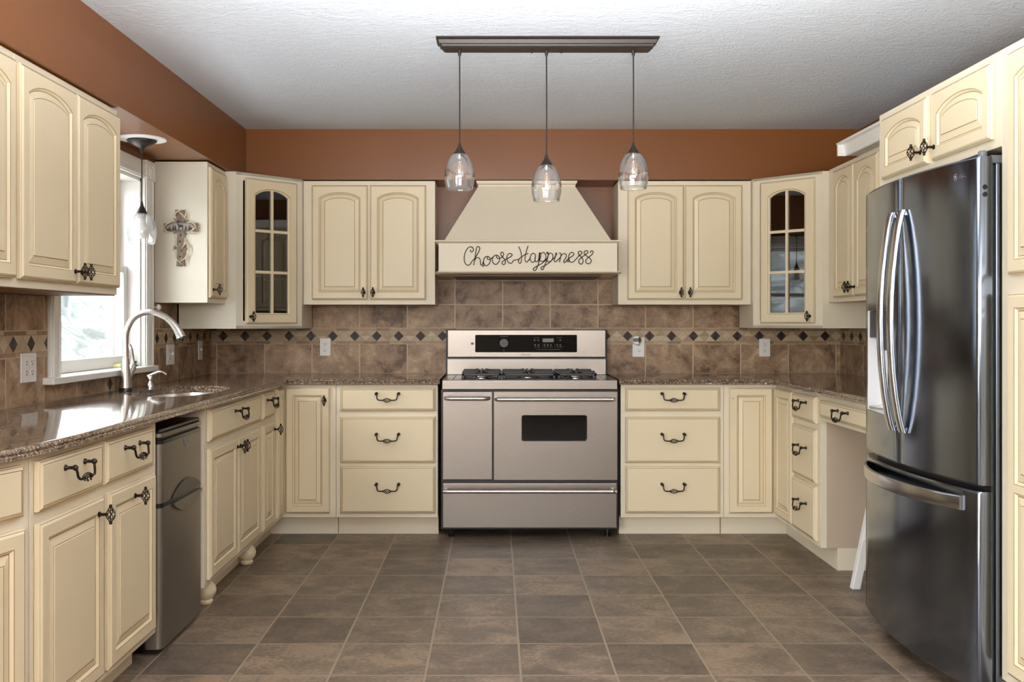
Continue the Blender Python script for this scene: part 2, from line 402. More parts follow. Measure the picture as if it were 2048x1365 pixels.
splash('trim_4', [((XL, 1.8, 0), (XL, YB, 0), (1, 0, 0), S)], 'brown tile backsplash with diamond border on the left wall')
S = [(L0, L1, 0, 0.09, lowv, 0.0005, 2.15), (L1, L2, 1, 0.066, LM, 0.0005, 2.15), (L2, UB + 0.02, 2, 0.09, L2, 0.0005, 2.15)]
splash('trim_5', [((XR, YB, 0), (XR, 3.5, 0), (-1, 0, 0), S)], 'brown tile backsplash with diamond border on the right wall')

# ---- window over the sink
win = bpy.data.objects.new('window_1', None); COL.objects.link(win); win.location = (XL, WY0, WZ0); struct(win, 'white double-hung window over the sink')
def wpart(mb, name, mat, **k):
    o = mb.build(name, mat, win, (-XL, -WY0, -WZ0), **k); return o
mb = MB(); x0, x1 = XL + 0.001, XL + 0.022     # casing
for a, b in ((3.92, 4.0), (4.965, 5.085)):
    mb.box(x0, x1, a, b, 1.016, 1.985); mb.box(x1, x1 + 0.008, a + 0.008, a + 0.02, 1.016, 1.985); mb.box(x1, x1 + 0.008, b - 0.02, b - 0.008, 1.016, 1.985); mb.box(x1, x1 + 0.005, (a + b) / 2 - 0.016, (a + b) / 2 + 0.016, 1.016, 1.985)
wpart(mb, 'casing', 'white_trim', bevel=0.002)
mb = MB().box(x0, x1, 4.0, 4.965, 1.985, 2.075); mb.box(x1, x1 + 0.008, 4.0, 4.965, 2.055, 2.067).box(x1, x1 + 0.008, 4.0, 4.965, 1.993, 2.005).box(x1, x1 + 0.005, 4.0, 4.965, 2.015, 2.045)
wpart(mb, 'head_casing', 'white_trim', bevel=0.002)
for a, b in ((3.915, 4.0), (4.965, 5.09)):
    mb = MB().box(x0, x1 + 0.01, a, b, 1.985, 2.082)
    c = (x1 + 0.01, (a + b) / 2, 2.033)
    mb.lathe([(0.036, 0), (0.036, 0.004), (0.03, 0.006), (0.027, 0.002), (0.018, 0.002), (0.014, 0.007), (0.004, 0.008)], c, 20, 0, 'x')
    wpart(mb, 'rosette_block', 'white_trim', smooth=40)
wpart(MB().box(XL - 0.13, XL, 4.0, 4.97, 0.99, 1.0165).box(XL, XL + 0.055, 3.87, 5.075, 0.988, 1.0165), 'sill', 'white_trim', bevel=0.004)
mb = MB().box(XL - 0.13, XL, WY0, WY0 + 0.015, 1.0165, 1.985).box(XL - 0.13, XL, WY1 - 0.015, WY1, 1.0165, 1.985).box(XL - 0.13, XL, WY0, WY1, 1.97, 1.985)
wpart(mb, 'jamb', 'white_trim')
def sash(xa, xb, z0, z1, nm, rb):
    mb = MB(); a, b = WY0 + 0.016, WY1 - 0.016
    mb.box(xa, xb, a, a + 0.045, z0, z1).box(xa, xb, b - 0.045, b, z0, z1).box(xa, xb, a + 0.045, b - 0.045, z0, z0 + rb).box(xa, xb, a + 0.045, b - 0.045, z1 - 0.035, z1)
    o = wpart(mb, nm, 'white_trim', bevel=0.003)
    g = MB().box((xa + xb) / 2 - 0.002, (xa + xb) / 2 + 0.002, a + 0.044, b - 0.044, z0 + rb - 0.001, z1 - 0.034).build('pane', 'pane_glass', o)
sash(XL - 0.095, XL - 0.065, 1.018, 1.53, 'lower_sash', 0.055)
sash(XL - 0.128, XL - 0.098, 1.495, 1.969, 'upper_sash', 0.035)
# ---- outdoors beyond the window
v = []; f = []; n = 40
for i in range(n):
    for j in range(n):
        x = -3.0 - 17 * i / (n - 1); y = -6 + 44 * j / (n - 1)
        z = -0.7 + max(0, (-x - 4)) * 0.5 + 0.35 * math.sin(x * 1.7 + y * 0.9) + 0.3 * math.sin(y * 1.3)
        v.append((x, y, z))
for i in range(n - 1):
    for j in range(n - 1): f.append((i * n + j, (i + 1) * n + j, (i + 1) * n + j + 1, i * n + j + 1))
struct(MB().box(-7.0, -2.1, -4, 30, -0.9, -0.5).build('ground', 'snow'), 'snow-covered yard outside the window')
hill = MB().add(v, f).build('ground', 'snowy_hillside', smooth=80); struct(hill, 'snow-covered hillside outside the window')
def bare_tree(name, x, y, z, h, label, seed):
    rd = random.Random(seed); t = thing(name, label, 'tree', (x, y, z), 0, 'snowy trees outside the window'); mb = MB(); br = MB()
    def limb(p, d, L, r, dep, tgt):
        pts = [p]; q = p
        for i in range(4):
            d = (d + Vector((rd.uniform(-.16, .16), rd.uniform(-.16, .16), rd.uniform(-.05, .1)))).normalized(); q = q + d * L / 4; pts.append(q)
        tgt.tube(pts, [r * (1 - 0.14 * i) for i in range(5)], 6)
        if dep > 0:
            for i in range(4):
                dd = (d + Vector((rd.uniform(-1, 1), rd.uniform(-1, 1), rd.uniform(-.2, .7)))).normalized()
                limb(pts[1 + i % 4], dd, L * rd.uniform(.5, .75), r * 0.55, dep - 1, br)
    limb(Vector((0, 0, -0.3)), Vector((0, 0, 1)), h, 0.09 * h / 3, 3, mb)
    mb.build('trunk', 'frosted_bark', t, smooth=60); br.build('branches', 'frosted_bark', t, smooth=60)
bare_tree('bare_tree', -5.6, 9.0, -0.4, 2.6, 'snow-dusted bare tree outside the window, forking low', 3)
bare_tree('bare_tree', -8.5, 12.2, 1.0, 3.2, 'taller frosted tree farther up the snowy slope', 5)
bare_tree('bare_tree', -7.2, 16.2, 1.0, 3.0, 'frosted tree farthest along the snowy slope outside', 9)

# ------------------------------------------------------------------ hardware (shared meshes)
def cage(mb, c, axis, L, R, wires=6, r=0.0016, twist=0.9):
    for k in range(wires):
        pts = []
        for i in range(9):
            t = i / 8; rad = R * math.sin(PI * min(max(t, 0.04), 0.96)) ** 0.9 + 0.0012; a = 2 * PI * k / wires + t * PI * twist
            h = (t - 0.5) * L
            if axis == 'z': pts.append((c[0] + rad * math.cos(a), c[1] + rad * math.sin(a), c[2] + h))
            else: pts.append((c[0] + h, c[1] + rad * math.cos(a), c[2] + rad * math.sin(a)))
        mb.tube(pts, r, 4)
KN = MB()
KN.lathe([(0.009, 0), (0.009, -0.003), (0.005, -0.006), (0.0045, -0.022), (0.006, -0.027)], (0, 0, 0), 10, 0, 'y')
cage(KN, (0, -0.036, 0), 'z', 0.046, 0.0125)
KN.lathe([(0.002, -0.031), (0.005, -0.029), (0.0045, -0.02)], (0, -0.036, 0), 8); KN.lathe([(0.0045, 0.02), (0.005, 0.029), (0.002, 0.031)], (0, -0.036, 0), 8)
KN.lathe([(0.0015, -0.02), (0.0015, 0.02)], (0, -0.036, 0), 5)
HD = MB()
for sx in (-1, 1):
    HD.lathe([(0.009, 0), (0.009, -0.003), (0.005, -0.007), (0.005, -0.022), (0.0085, -0.026), (0.0088, -0.031), (0.005, -0.036)], (0.064 * sx, 0, 0), 10, 0, 'y')
    HD.tube(catmull([(0.064 * sx, -0.030, -0.002), (0.059 * sx, -0.032, -0.012), (0.057 * sx, -0.034, -0.026), (0.050 * sx, -0.036, -0.034), (0.036 * sx, -0.037, -0.036), (0.02 * sx, -0.037, -0.036)], 3), 0.0037, 7)
cage(HD, (0, -0.037, -0.036), 'x', 0.046, 0.0115, 6, 0.0017, 1.0)
_proto = {}
def hardware(kind, parent, loc):
    if kind not in _proto:
        o = (KN if kind == 'knob' else HD).build(kind, 'bronze', parent, loc, smooth=50); _proto[kind] = o
    else:
        o = _proto[kind].copy(); COL.objects.link(o); o.parent = parent; o.location = loc
    return o
# ------------------------------------------------------------------ doors and drawers
NTOP = 12
def outline(l, r, b, spring, crown, y):
    P = [(l, y, b), (r, y, b)]
    for i in range(NTOP + 1):
        u = 1 - 2 * i / NTOP; k = 0.86; c = math.sqrt(1 - k * k)
        P.append((l + (r - l) * (u + 1) / 2, y, spring + (crown - spring) * (math.sqrt(1 - (u * k) ** 2) - c) / (1 - c)))
    return P
T = 0.020
def edge_loops(w, h):
    R = lambda i, y: outline(i, w - i, i, h - i, h - i, y)
    return [R(0, -0.001), R(0, -0.012), R(0.003, -0.0150), R(0.0045, -0.0150), R(0.0085, -0.0185), R(0.0105, -T)], [0, 0, 1, 0, 0]
def make_door(w, h, arch=False, parent=None, loc=(0, 0, 0), name='door', mid=None, rz=0):
    mb = MB(); loops, mats = edge_loops(w, h)
    fw = min(0.046, w * 0.27); pw = min(0.036, (w - 2 * fw) * 0.30); rise = (min(0.038, 0.10 * w) if arch else 0)
    if arch == 'tall': rise = w * 0.18
    def rings(b, t, first):
        sp = t - rise
        def A(i, y, g=0.0): return outline(fw + i, w - fw - i, b + i, sp - i * (0.75 if arch else 1), t - i, y)
        if arch:
            def A(i, y): 
                k = max(0.35, 1 - i / 0.085)
                return outline(fw + i, w - fw - i, b + i, (t - i) - rise * k, t - i, y)
        return [A(-0.0016, -T), A(0, -T + 0.001), A(0.005, -0.0145), A(0.0075, -0.0115), A(0.0095, -0.0115), A(pw - 0.004, -0.0175), A(pw - 0.002, -0.0175), A(pw, -0.0195)]
    RM = [1, 0, 0, 1, 0, 1, 0]
    if mid is None:
        rg = rings(fw, h - fw, True); loops += rg; mats += [0] + RM
        mb.loops(loops, mats, 0, None); mb.f.append(tuple(range(len(mb.v) - len(rg[0]), len(mb.v)))); mb.mi.append(0)
    else:   # two stacked panels: build front face from two halves
        mb.loops(loops, mats, 0, None)
        e = 0.0105
        for (b0, t0, a0, a1) in ((e, mid, fw, mid - 0.014), (mid, h - e, mid + 0.014, h - fw)):
            rg = rings(a0, a1, True)
            mb.loops([outline(e, w - e, b0, t0, t0, -T)] + rg, [0] + RM, None, 0)
    o = mb.build(name, ['cream_door', 'glaze'], parent, loc); o.rotation_euler = (0, 0, math.radians(rz)); return o
def make_drawer(w, h, parent, loc, name='drawer'):
    mb = MB(); loops, mats = edge_loops(w, h)
    R = lambda i, y: outline(i, w - i, i, h - i, h - i, y)
    loops += [R(0.0115, -T), R(0.0135, -T + 0.001), R(0.016, -T)]; mats += [0, 1, 0]
    mb.loops(loops, mats, 0, 0)
    o = mb.build(name, ['cream_door', 'glaze'], parent, loc); return o
class Cab:
    """Cabinet with a face in local x (left to right seen from the front), depth +y, z up from z0."""
    def __init__(s, name, label, x, y, rz, w, d, z0, z1, group=None, body=True, mat='cream_frame', poly=None, cat='cabinet', toe=True):
        s.e = thing(name, label, cat, (x, y, 0 if z0 < 0.2 else z0), rz, group); s.off = 0 if z0 < 0.2 else z0
        s.w = w; s.d = d; s.z0, s.z1 = z0, z1
        if body:
            mb = MB()
            if poly: mb.prism(poly, z0 - s.off, z1 - s.off)
            else: mb.box(0.0008, w - 0.0008, 0, d, z0 - s.off, z1 - s.off)
            mb.build('body', mat, s.e, bevel=0.0015)
        if z0 < 0.2 and toe and not poly:
            MB().box(0.002, w - 0.002, 0.085, d, 0.0005, z0 - 0.0005).build('toe_kick', 'cream_frame', s.e)
    def door(s, x0, x1, z0, z1, arch=False, knob=None, mid=None, y=0):
        dr = make_door(x1 - x0, z1 - z0, arch, s.e, (x0, y - 0.0005, z0 - s.off), mid=mid)
        if knob: hardware('knob', dr, (knob[0] - x0, -T, knob[1] - z0))
        return dr
    def drawer(s, x0, x1, z0, z1, handle=True, drop=0.034):
        dr = make_drawer(x1 - x0, z1 - z0, s.e, (x0, -0.0005, z0 - s.off))
        if handle: hardware('handle', dr, ((x1 - x0) / 2, -T, (z1 - z0) / 2 + drop))
        return dr
D1, D2, D3 = (0.730, 0.866), (0.430, 0.698), (0.139, 0.413)
BT = CB - 0.001
# back wall drawer bases
c = Cab('drawer_cabinet', 'cream three-drawer base cabinet left of the range', -0.923, FY, 0, 0.590, YB - FY - 0.002, 0.113, BT)
for a, b in (D1, D2, D3): c.drawer(0.026, 0.576, a, b)
c = Cab('drawer_cabinet', 'cream three-drawer base cabinet right of the range', 0.724, FY, 0, 0.596, YB - FY - 0.002, 0.113, BT)
for a, b in (D1, D2, D3): c.drawer(0.025, 0.573, a, b)
# corner bases
e0 = 5.362
c = Cab('corner_cabinet', 'cream corner base cabinet with folding doors in the left corner', XL + 0.001, e0, 0, 1, 1, 0.113, BT,
        poly=[(0, 0), (FXL - XL, 0), (FXL - XL, FY - e0), (-0.925 - XL, FY - e0), (-0.925 - XL, YB - e0 - 0.002), (0, YB - e0 - 0.002)])
MB().prism([(0, 0.002), (-1.322 - XL, 0.002), (-1.322 - XL, 5.657 - e0), (-0.926 - XL, 5.657 - e0), (-0.926 - XL, YB - e0 - 0.003), (0, YB - e0 - 0.003)], 0.0005, 0.1125).build('toe_kick', 'cream_frame', c.e)
ox = -XL - 0.001
d = make_door(0.259, 0.727, False, c.e, (-1.2145 + ox, FY - e0 - 0.0005, 0.139)); hardware('knob', d, (0.231, -T, 0.655))
d = make_door(0.148, 0.727, False, c.e, (FXL + ox + 0.0005, 5.402 - e0, 0.139), rz=90)
e0 = 5.222
c = Cab('corner_cabinet', 'cream corner base cabinet with folding doors in the right corner', 1.3215, e0, 0, 1, 1, 0.113, BT,
        poly=[(0, FY - e0), (FXR - 1.3215, FY - e0), (FXR - 1.3215, 0), (XR - 1.3225, 0), (XR - 1.3225, YB - e0 - 0.002), (0, YB - e0 - 0.002)])
MB().prism([(0.002, 5.657 - e0), (1.711 - 1.3215, 5.657 - e0), (1.711 - 1.3215, 0.002), (XR - 1.3235, 0.002), (XR - 1.3235, YB - e0 - 0.003), (0.002, YB - e0 - 0.003)], 0.0005, 0.1125).build('toe_kick', 'cream_frame', c.e)
d = make_door(0.254, 0.727, False, c.e, (1.349 - 1.3215, FY - e0 - 0.0005, 0.139))
MB().lathe([(0.003, 0), (0.003, -0.0006)], (0.022, -T, 0.665), 10, 0, 'y').build('screw_hole', 'slot_dark', d)
d = make_door(0.322, 0.727, False, c.e, (FXR - 1.3215 - 0.0005, 5.550 - e0, 0.139), rz=-90)
# left run (rz=90: local x = +Y)
dl = FXL - XL - 0.002
c = Cab('sink_cabinet', 'cream sink base cabinet with one wide false drawer and bun feet', FXL, 4.08, 90, 0.945, dl, 0.113, BT, body=False)
mb = MB().box(0.0008, 0.9442, 0, 0.02, 0.113, BT).box(0.0008, 0.018, 0.02, dl, 0.113, BT).box(0.9262, 0.9442, 0.02, dl, 0.113, BT).box(0.018, 0.9262, 0.02, dl, 0.113, 0.13).box(0.018, 0.9262, dl - 0.012, dl, 0.13, BT)
mb.build('body', 'cream_frame', c.e)
c.drawer(0.035, 0.92, *D1, drop=0.03)
c.door(0.035, 0.474, 0.139, 0.698, knob=(0.452, 0.655)); c.door(0.478, 0.92, 0.139, 0.698, knob=(0.502, 0.655))
for yy in (4.245, 4.945):
    MB().lathe([(0.026, 0.0005), (0.031, 0.006), (0.032, 0.016), (0.025, 0.022), (0.030, 0.026), (0.042, 0.040), (0.047, 0.058), (0.043, 0.078), (0.030, 0.094), (0.026, 0.100), (0.034, 0.104), (0.034, 0.1125)], (yy - 4.08, 0.042, 0), 24).build('bun_foot', 'cream_door', c.e, smooth=50)
c = Cab('narrow_cabinet', 'narrow cream base cabinet with one drawer over one door', FXL, 5.026, 90, 0.335, dl, 0.113, BT)
c.drawer(0.034, 0.288, *D1, drop=0.03); c.door(0.034, 0.288, 0.139, 0.698, knob=(0.262, 0.655))
c = Cab('base_cabinet', 'cream two-door two-drawer base cabinet nearest the small refrigerator', FXL, 2.555, 90, 0.945, dl, 0.113, BT)
c.drawer(0.02, 0.435, *D1, drop=0.03); c.drawer(0.46, 0.875, *D1, drop=0.03)
c.door(0.02, 0.445, 0.139, 0.698, knob=(0.395, 0.650)); c.door(0.485, 0.90, 0.139, 0.698, knob=(0.69, 0.655))
a15 = math.radians(15); Ln = 0.66
nx, ny = FXL - 0.001 - Ln * math.sin(a15), 2.552 - Ln * math.cos(a15)
rot = math.radians(75); loc = lambda X, Y: ((X - nx) * math.cos(rot) + (Y - ny) * math.sin(rot), -(X - nx) * math.sin(rot) + (Y - ny) * math.cos(rot))
c = Cab('angled_cabinet', 'cream base cabinet turned at an angle at the left edge', nx, ny, 75, Ln, 0.3, 0.113, BT,
        poly=[(0, 0), (Ln - 0.002, 0), loc(XL + 0.003, 2.548), loc(XL + 0.003, ny)])
MB().prism([(0.002, 0.085), (Ln - 0.026, 0.085), loc(XL + 0.005, 2.545), loc(XL + 0.005, ny + 0.02)], 0.0005, 0.1125).build('toe_kick', 'cream_frame', c.e)
c.drawer(0.04, Ln - 0.035, *D1); c.door(0.04, Ln - 0.03, 0.139, 0.698)
# right run (rz=-90: local x = -Y, starts at the far end)
dr_ = XR - FXR - 0.002
c = Cab('drawer_cabinet', 'narrow cream three-drawer cabinet beside the desk knee space', FXR, 5.220, -90, 0.410, dr_, 0.113, BT)
for a, b in (D1, D2, D3): c.drawer(0.004, 0.372, a, b, drop=0.03)
MB().box(0.4095, 0.4112, 0.03, dr_, 0.113, BT).build('end_panel', 'taupe_panel', c.e)
c = Cab('desk_drawer', 'cream desk drawer under the right counter above the knee space', FXR, 4.808, -90, 0.79, 0.50, 0.752, BT, cat='drawer')
dr = c.drawer(0.03, 0.70, 0.772, 0.858, drop=0.012)
# uppers
c = Cab('wall_cabinet', 'cream two-door wall cabinet left of the range hood', -1.1700, UY, 0, 0.803, YB - UY - 0.001, UB, UT)
c.door(0.053, 0.394, 1.381, 2.078, True, knob=(0.371, 1.425)); c.door(0.407, 0.748, 1.381, 2.078, True, knob=(0.430, 1.425))
c = Cab('wall_cabinet', 'cream two-door wall cabinet right of the range hood', 0.746, UY, 0, 0.810, YB - UY - 0.001, UB, UT)
c.door(0.056, 0.399, 1.381, 2.078, True, knob=(0.376, 1.425)); c.door(0.407, 0.754, 1.381, 2.078, True, knob=(0.430, 1.425))
du = UXL - XL - 0.001
c = Cab('wall_cabinet', 'cream two-door wall cabinet at the near end of the window', UXL, 3.088, 90, 0.842, du, UB, UT)
c.door(0.014, 0.428, 1.381, 2.078, True, knob=(0.403, 1.425)); c.door(0.432, 0.832, 1.381, 2.078, True, knob=(0.457, 1.425))
MB().box(0.01, 0.832, 0.005, du - 0.005, -0.003, -0.0005).build('underside', 'wood_under', c.e)
c = Cab('wall_cabinet', 'cream wall cabinet cut off by the left edge', UXL, 2.26, 90, 0.826, du, UB, UT)
c.door(0.40, 0.812, 1.381, 2.078, True); c.door(0.014, 0.396, 1.381, 2.078, True)
MB().box(0.01, 0.816, 0.005, du - 0.005, -0.003, -0.0005).build('underside', 'wood_under', c.e)
c = Cab('wall_cabinet', 'narrow cream wall cabinet carrying the antler cross on its side', UXL, 5.16, 90, 0.346, du, UB - 0.004, UT, body=False)
MB().box(0.001, 0.345, 0, du, 0, UT - UB + 0.004).build('body', 'cream_panel', c.e, bevel=0.0015)
c.door(0.014, 0.318, 1.376, 2.078, 'tall', knob=(0.036, 1.42))
dR = XR - UXR - 0.010
c = Cab('wall_cabinet', 'cream arched-door wall cabinet under the white vent grille', UXR, 5.504, -90, 1.12, dR, UB + 0.004, UT + 0.01)
c.door(0.113, 0.420, 1.381, 2.088, 'tall', knob=(0.398, 1.43)); c.door(0.424, 0.738, 1.381, 2.088, 'tall', knob=(0.446, 1.43)); c.door(0.770, 1.09, 1.381, 2.088, 'tall', knob=(0.80, 1.43))
# diagonal glass cabinets
def diag(label, p0, p1, corner, side, z0, z1, knob_side):
    p0 = Vector(p0); p1 = Vector(p1); L = (p1 - p0).length; ang = math.atan2((p1 - p0).y, (p1 - p0).x)
    c = Cab('glass_door_cabinet', label, p0.x, p0.y, math.degrees(ang), L, 0.3, z0, z1, body=False)
    inv = Matrix.Rotation(-ang, 2)
    lo = lambda X, Y: tuple(inv @ (Vector((X, Y)) - p0))
    H = z1 - z0
    if side == 'L': foot = [lo(*p0), lo(*p1), lo(p1.x, corner[1]), lo(*corner), lo(corner[0], p0.y)]
    else: foot = [lo(*p0), lo(*p1), lo(corner[0], p1.y), lo(*corner), lo(p0.x, corner[1])]
    mb = MB(); t = 0.016
    mb.prism(foot, 0, t).prism(foot, H - t, H)
    for i in range(1, 5):
        a = Vector(foot[i]); b = Vector(foot[(i + 1) % 5]); dd = (b - a).normalized(); nn = Vector((-dd.y, dd.x)) * t
        mb.prism([tuple(a), tuple(b), tuple(b + nn), tuple(a + nn)], t, H - t)
    fwid = 0.045   # face frame
    mb.box(0, fwid, 0, 0.018, 0, H).box(L - fwid, L, 0, 0.018, 0, H).box(fwid, L - fwid, 0, 0.018, 0, 0.045).box(fwid, L - fwid, 0, 0.018, H - 0.045, H)
    mb.build('body', 'cream_panel' if side == 'L' else 'cream_frame', c.e)
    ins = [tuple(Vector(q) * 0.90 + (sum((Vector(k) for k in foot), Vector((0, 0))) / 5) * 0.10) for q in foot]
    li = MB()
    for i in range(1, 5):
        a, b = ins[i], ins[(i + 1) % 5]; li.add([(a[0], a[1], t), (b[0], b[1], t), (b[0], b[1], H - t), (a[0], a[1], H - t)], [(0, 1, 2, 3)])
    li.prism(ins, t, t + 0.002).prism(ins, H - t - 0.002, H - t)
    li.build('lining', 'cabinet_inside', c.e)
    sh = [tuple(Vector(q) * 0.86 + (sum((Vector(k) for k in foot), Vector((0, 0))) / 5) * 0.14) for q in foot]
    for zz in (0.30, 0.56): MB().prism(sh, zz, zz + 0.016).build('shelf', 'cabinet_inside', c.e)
    # door
    x0, x1, a, b = 0.055, L - 0.042, 0.028, H - 0.03
    w, h = x1 - x0, b - a; fw = 0.058; rise = 0.036
    mb = MB(); loops, mats = edge_loops(w, h)
    A = lambda i, y: outline(fw + i, w - fw - i, fw + i, h - fw - i - rise, h - fw - i, y)
    loops += [A(-0.004, -T), A(-0.002, -T + 0.001), A(0.004, -0.015), A(0.006, -0.010), A(0.006, -0.001)]; mats += [0, 1, 0, 0, 0]
    mb.loops(loops, mats); n = len(loops[0]); N = len(loops)
    for j in range(n):
        k = (j + 1) % n; mb.f.append((j, (N - 1) * n + j, (N - 1) * n + k, k)); mb.mi.append(0)
    zb, zt = fw + 0.004, h - fw - 0.004
    mb.box(w / 2 - 0.008, w / 2 + 0.008, -0.016, -0.006, zb, zt)
    oh = (zt - zb) * 1.0
    for q in (1 / 3, 2 / 3): mb.box(fw + 0.004, w - fw - 0.004, -0.0155, -0.006, zb + oh * q - 0.008, zb + oh * q + 0.008)
    d = mb.build('door', ['cream_door', 'glaze'], c.e, (x0, -0.0005, a))
    g = A(0.003, 0); MB().prism_y([(p[0], p[2]) for p in g], -0.0055, -0.0025).build('glass_pane', 'cabinet_glass', d)
    hardware('knob', d, (0.026 if knob_side == 'l' else w - 0.026, -T, 0.042))
    return c
diag('tall cream corner wall cabinet with dark glass panes, left of the hood', (-1.4855, 5.510), (-1.1715, 5.822), (XL + 0.001, YB - 0.001), 'L', 1.2065, 2.108, 'l')
diag('tall cream corner wall cabinet whose glass reflects the window, right side', (1.5585, 5.822), (1.872, 5.508), (XR - 0.010, YB - 0.001), 'R', 1.209, 2.110, 'r')
# over-refrigerator cabinet and pantry
c = Cab('overhead_cabinet', 'short cream two-door cabinet above the big refrigerator', 1.60, 4.012, -90, 0.968, XR - 1.602, 1.797, 2.102)
c.door(0.062, 0.472, 1.826, 2.072, True, knob=(0.435, 1.872)); c.door(0.515, 0.93, 1.826, 2.072, True, knob=(0.545, 1.872))
MB().box(0, 0.018, 0.03, XR - 1.605, -1.7965, -0.001).build('side_panel', 'cream_frame', c.e)
c = Cab('pantry_cabinet', 'tall cream pantry cabinet cut off by the right edge', 1.60, 3.042, -90, 0.70, XR - 1.602, 0.113, 2.102)
c.door(0.064, 0.64, 1.386, 2.072, True); c.door(0.064, 0.64, 0.15, 1.328, mid=0.583)

# ------------------------------------------------------------------ countertops
def counter(name, label, front, walls, sink=None):
    """front: list of xy along the exposed edge (with normals computed); walls: remaining xy. CCW overall."""
    n = len(front); nrm = []
    for i, p in enumerate(front):
        a = Vector(front[max(i - 1, 0)]); b = Vector(front[min(i + 1, n - 1)]); d = (b - a).normalized(); nrm.append(Vector((d.y, -d.x)))
    prof = [(-0.014, CB), (-0.004, CB + 0.001), (0, CB + 0.004), (0, CB + 0.011), (-0.004, CB + 0.0145), (-0.0045, CB + 0.016), (-0.001, CB + 0.018), (0, CB + 0.022), (-0.003, CB + 0.028), (-0.008, CB + 0.0312), (-0.016, CT)]
    loops = [[(p[0] + q.x * o, p[1] + q.y * o, z) for p, q in zip(front, nrm)] + [(x, y, z) for x, y in walls] for o, z in prof]
    mb = MB(); mb.loops(loops, 0, None if sink else 0, None if sink else 0)
    o = None
    if sink:
        for z, L in ((CT, loops[-1]), (CB, loops[0])):
            bm = bmesh.new(); es = []
            for lp in (L, [(x, y, z) for x, y in sink]):
                vs = [bm.verts.new(p) for p in lp]; es += [bm.edges.new((vs[i], vs[(i + 1) % len(vs)])) for i in range(len(vs))]
            bmesh.ops.triangle_fill(bm, use_beauty=True, use_dissolve=False, edges=es)
            bm.verts.index_update(); mb.add([v.co[:] for v in bm.verts], [[v.index for v in f.verts] for f in bm.faces]); bm.free()
        m = len(sink); mb.add([(x, y, CT) for x, y in sink] + [(x, y, CB) for x, y in sink], [(i, (i + 1) % m, m + (i + 1) % m, m + i) for i in range(m)])
    o = mb.build(name, 'granite'); 
    bm = bmesh.new(); bm.from_mesh(o.data); bmesh.ops.remove_doubles(bm, verts=bm.verts, dist=0.00005); bmesh.ops.recalc_face_normals(bm, faces=bm.faces); bm.to_mesh(o.data); bm.free()
    o.data.shade_smooth(); o.data.set_sharp_from_angle(angle=math.radians(38))
    return tag(o, label, 'countertop')
sk = []
for i in range(56):
    a = 2 * PI * i / 56; ca, sa = math.cos(a), math.sin(a); ex = 2 / 2.6
    sk.append((-1.487 + 0.188 * math.copysign(abs(ca) ** ex, ca), 4.565 + 0.365 * math.copysign(abs(sa) ** ex, sa)))
fr = [(-1.40, 1.76), (-1.33, 2.02), (-1.265, 2.27), (-1.228, 2.43), (-1.207, 2.56), (-1.198, 2.70), (-1.196, 2.85), (-1.196, 5.47), (-1.191, 5.497), (-1.178, 5.517), (-1.158, 5.528), (-1.13, 5.530), (-0.319, 5.530)]
counter('countertop', 'speckled brown granite L-shaped countertop with the sink cutout, left side', fr, [(-0.319, YB - 0.010), (XL + 0.010, YB - 0.010), (XL + 0.010, 1.76)], sk)
fr = [(0.711, 5.530), (1.52, 5.530), (1.548, 5.528), (1.568, 5.517), (1.581, 5.497), (1.585, 5.47), (1.585, 4.019)]
counter('countertop', 'speckled brown granite countertop right of the range and over the desk', fr, [(XR - 0.010, 4.019), (XR - 0.010, YB - 0.010), (0.711, YB - 0.010)])
# ------------------------------------------------------------------ sink, faucet, soap
t = thing('kitchen_sink', 'stainless undermount sink bowl in the left countertop', 'sink', (-1.487, 4.565, CB))
def sup(k, z): return [((x + 1.487) * k, (y - 4.565) * k, z) for x, y in sk]
mb = MB(); mb.loops([sup(1.06, -0.004), sup(1.06, -0.001), sup(0.99, -0.001), sup(0.985, -0.02), sup(0.965, -0.15), sup(0.93, -0.185), sup(0.80, -0.2), sup(0.15, -0.205)], 0, None, 0)
mb.build('bowl', 'sink_steel', t, smooth=60)
MB().lathe([(0.055, -0.2035), (0.055, -0.202), (0.042, -0.2025), (0.01, -0.204)], (0, 0, 0), 24).build('drain', 'steel_satin', t, smooth=40)
FX, FYY = -1.745, 4.54
t = thing('kitchen_faucet', 'tall brushed steel gooseneck pull-down faucet behind the sink', 'faucet', (FX, FYY, CT))
MB().lathe([(0.0305, 0.0005), (0.0305, 0.014), (0.0285, 0.017)], (0, 0, 0), 28).build('base_ring', 'black_plastic', t, smooth=40)
MB().lathe([(0.0285, 0.017), (0.026, 0.05), (0.021, 0.10), (0.0165, 0.145), (0.0145, 0.158)], (0, 0, 0), 28).build('body', 'steel_satin', t, smooth=60)
P = [(0, 0, 0.160), (0, 0, 0.20), (0, 0, 0.26), (0.012, 0, 0.305), (0.040, 0, 0.347), (0.085, 0, 0.371), (0.135, 0, 0.373), (0.180, 0, 0.355), (0.200, 0, 0.342)]
MB().tube(catmull(P, 5), 0.0142, 16).build('spout', 'steel_satin', t, smooth=60)
P = catmull([(0.201, 0, 0.341), (0.222, 0, 0.322), (0.243, 0, 0.295), (0.258, 0, 0.266), (0.263, 0, 0.254)], 4)
MB().tube(P, [0.0150 + 0.0085 * (i / (len(P) - 1)) ** 1.2 for i in range(len(P))], 16).build('spray_head', 'steel_satin', t, smooth=60)
MB().tube([(0.263, 0, 0.254), (0.2655, 0, 0.248)], 0.019, 16).build('spray_nozzle', 'black_plastic', t)
mb = MB(); mb.tube([(0.002, 0.012, 0.055), (0.008, 0.038, 0.085), (0.012, 0.056, 0.108)], [0.018, 0.0165, 0.0175], 16)
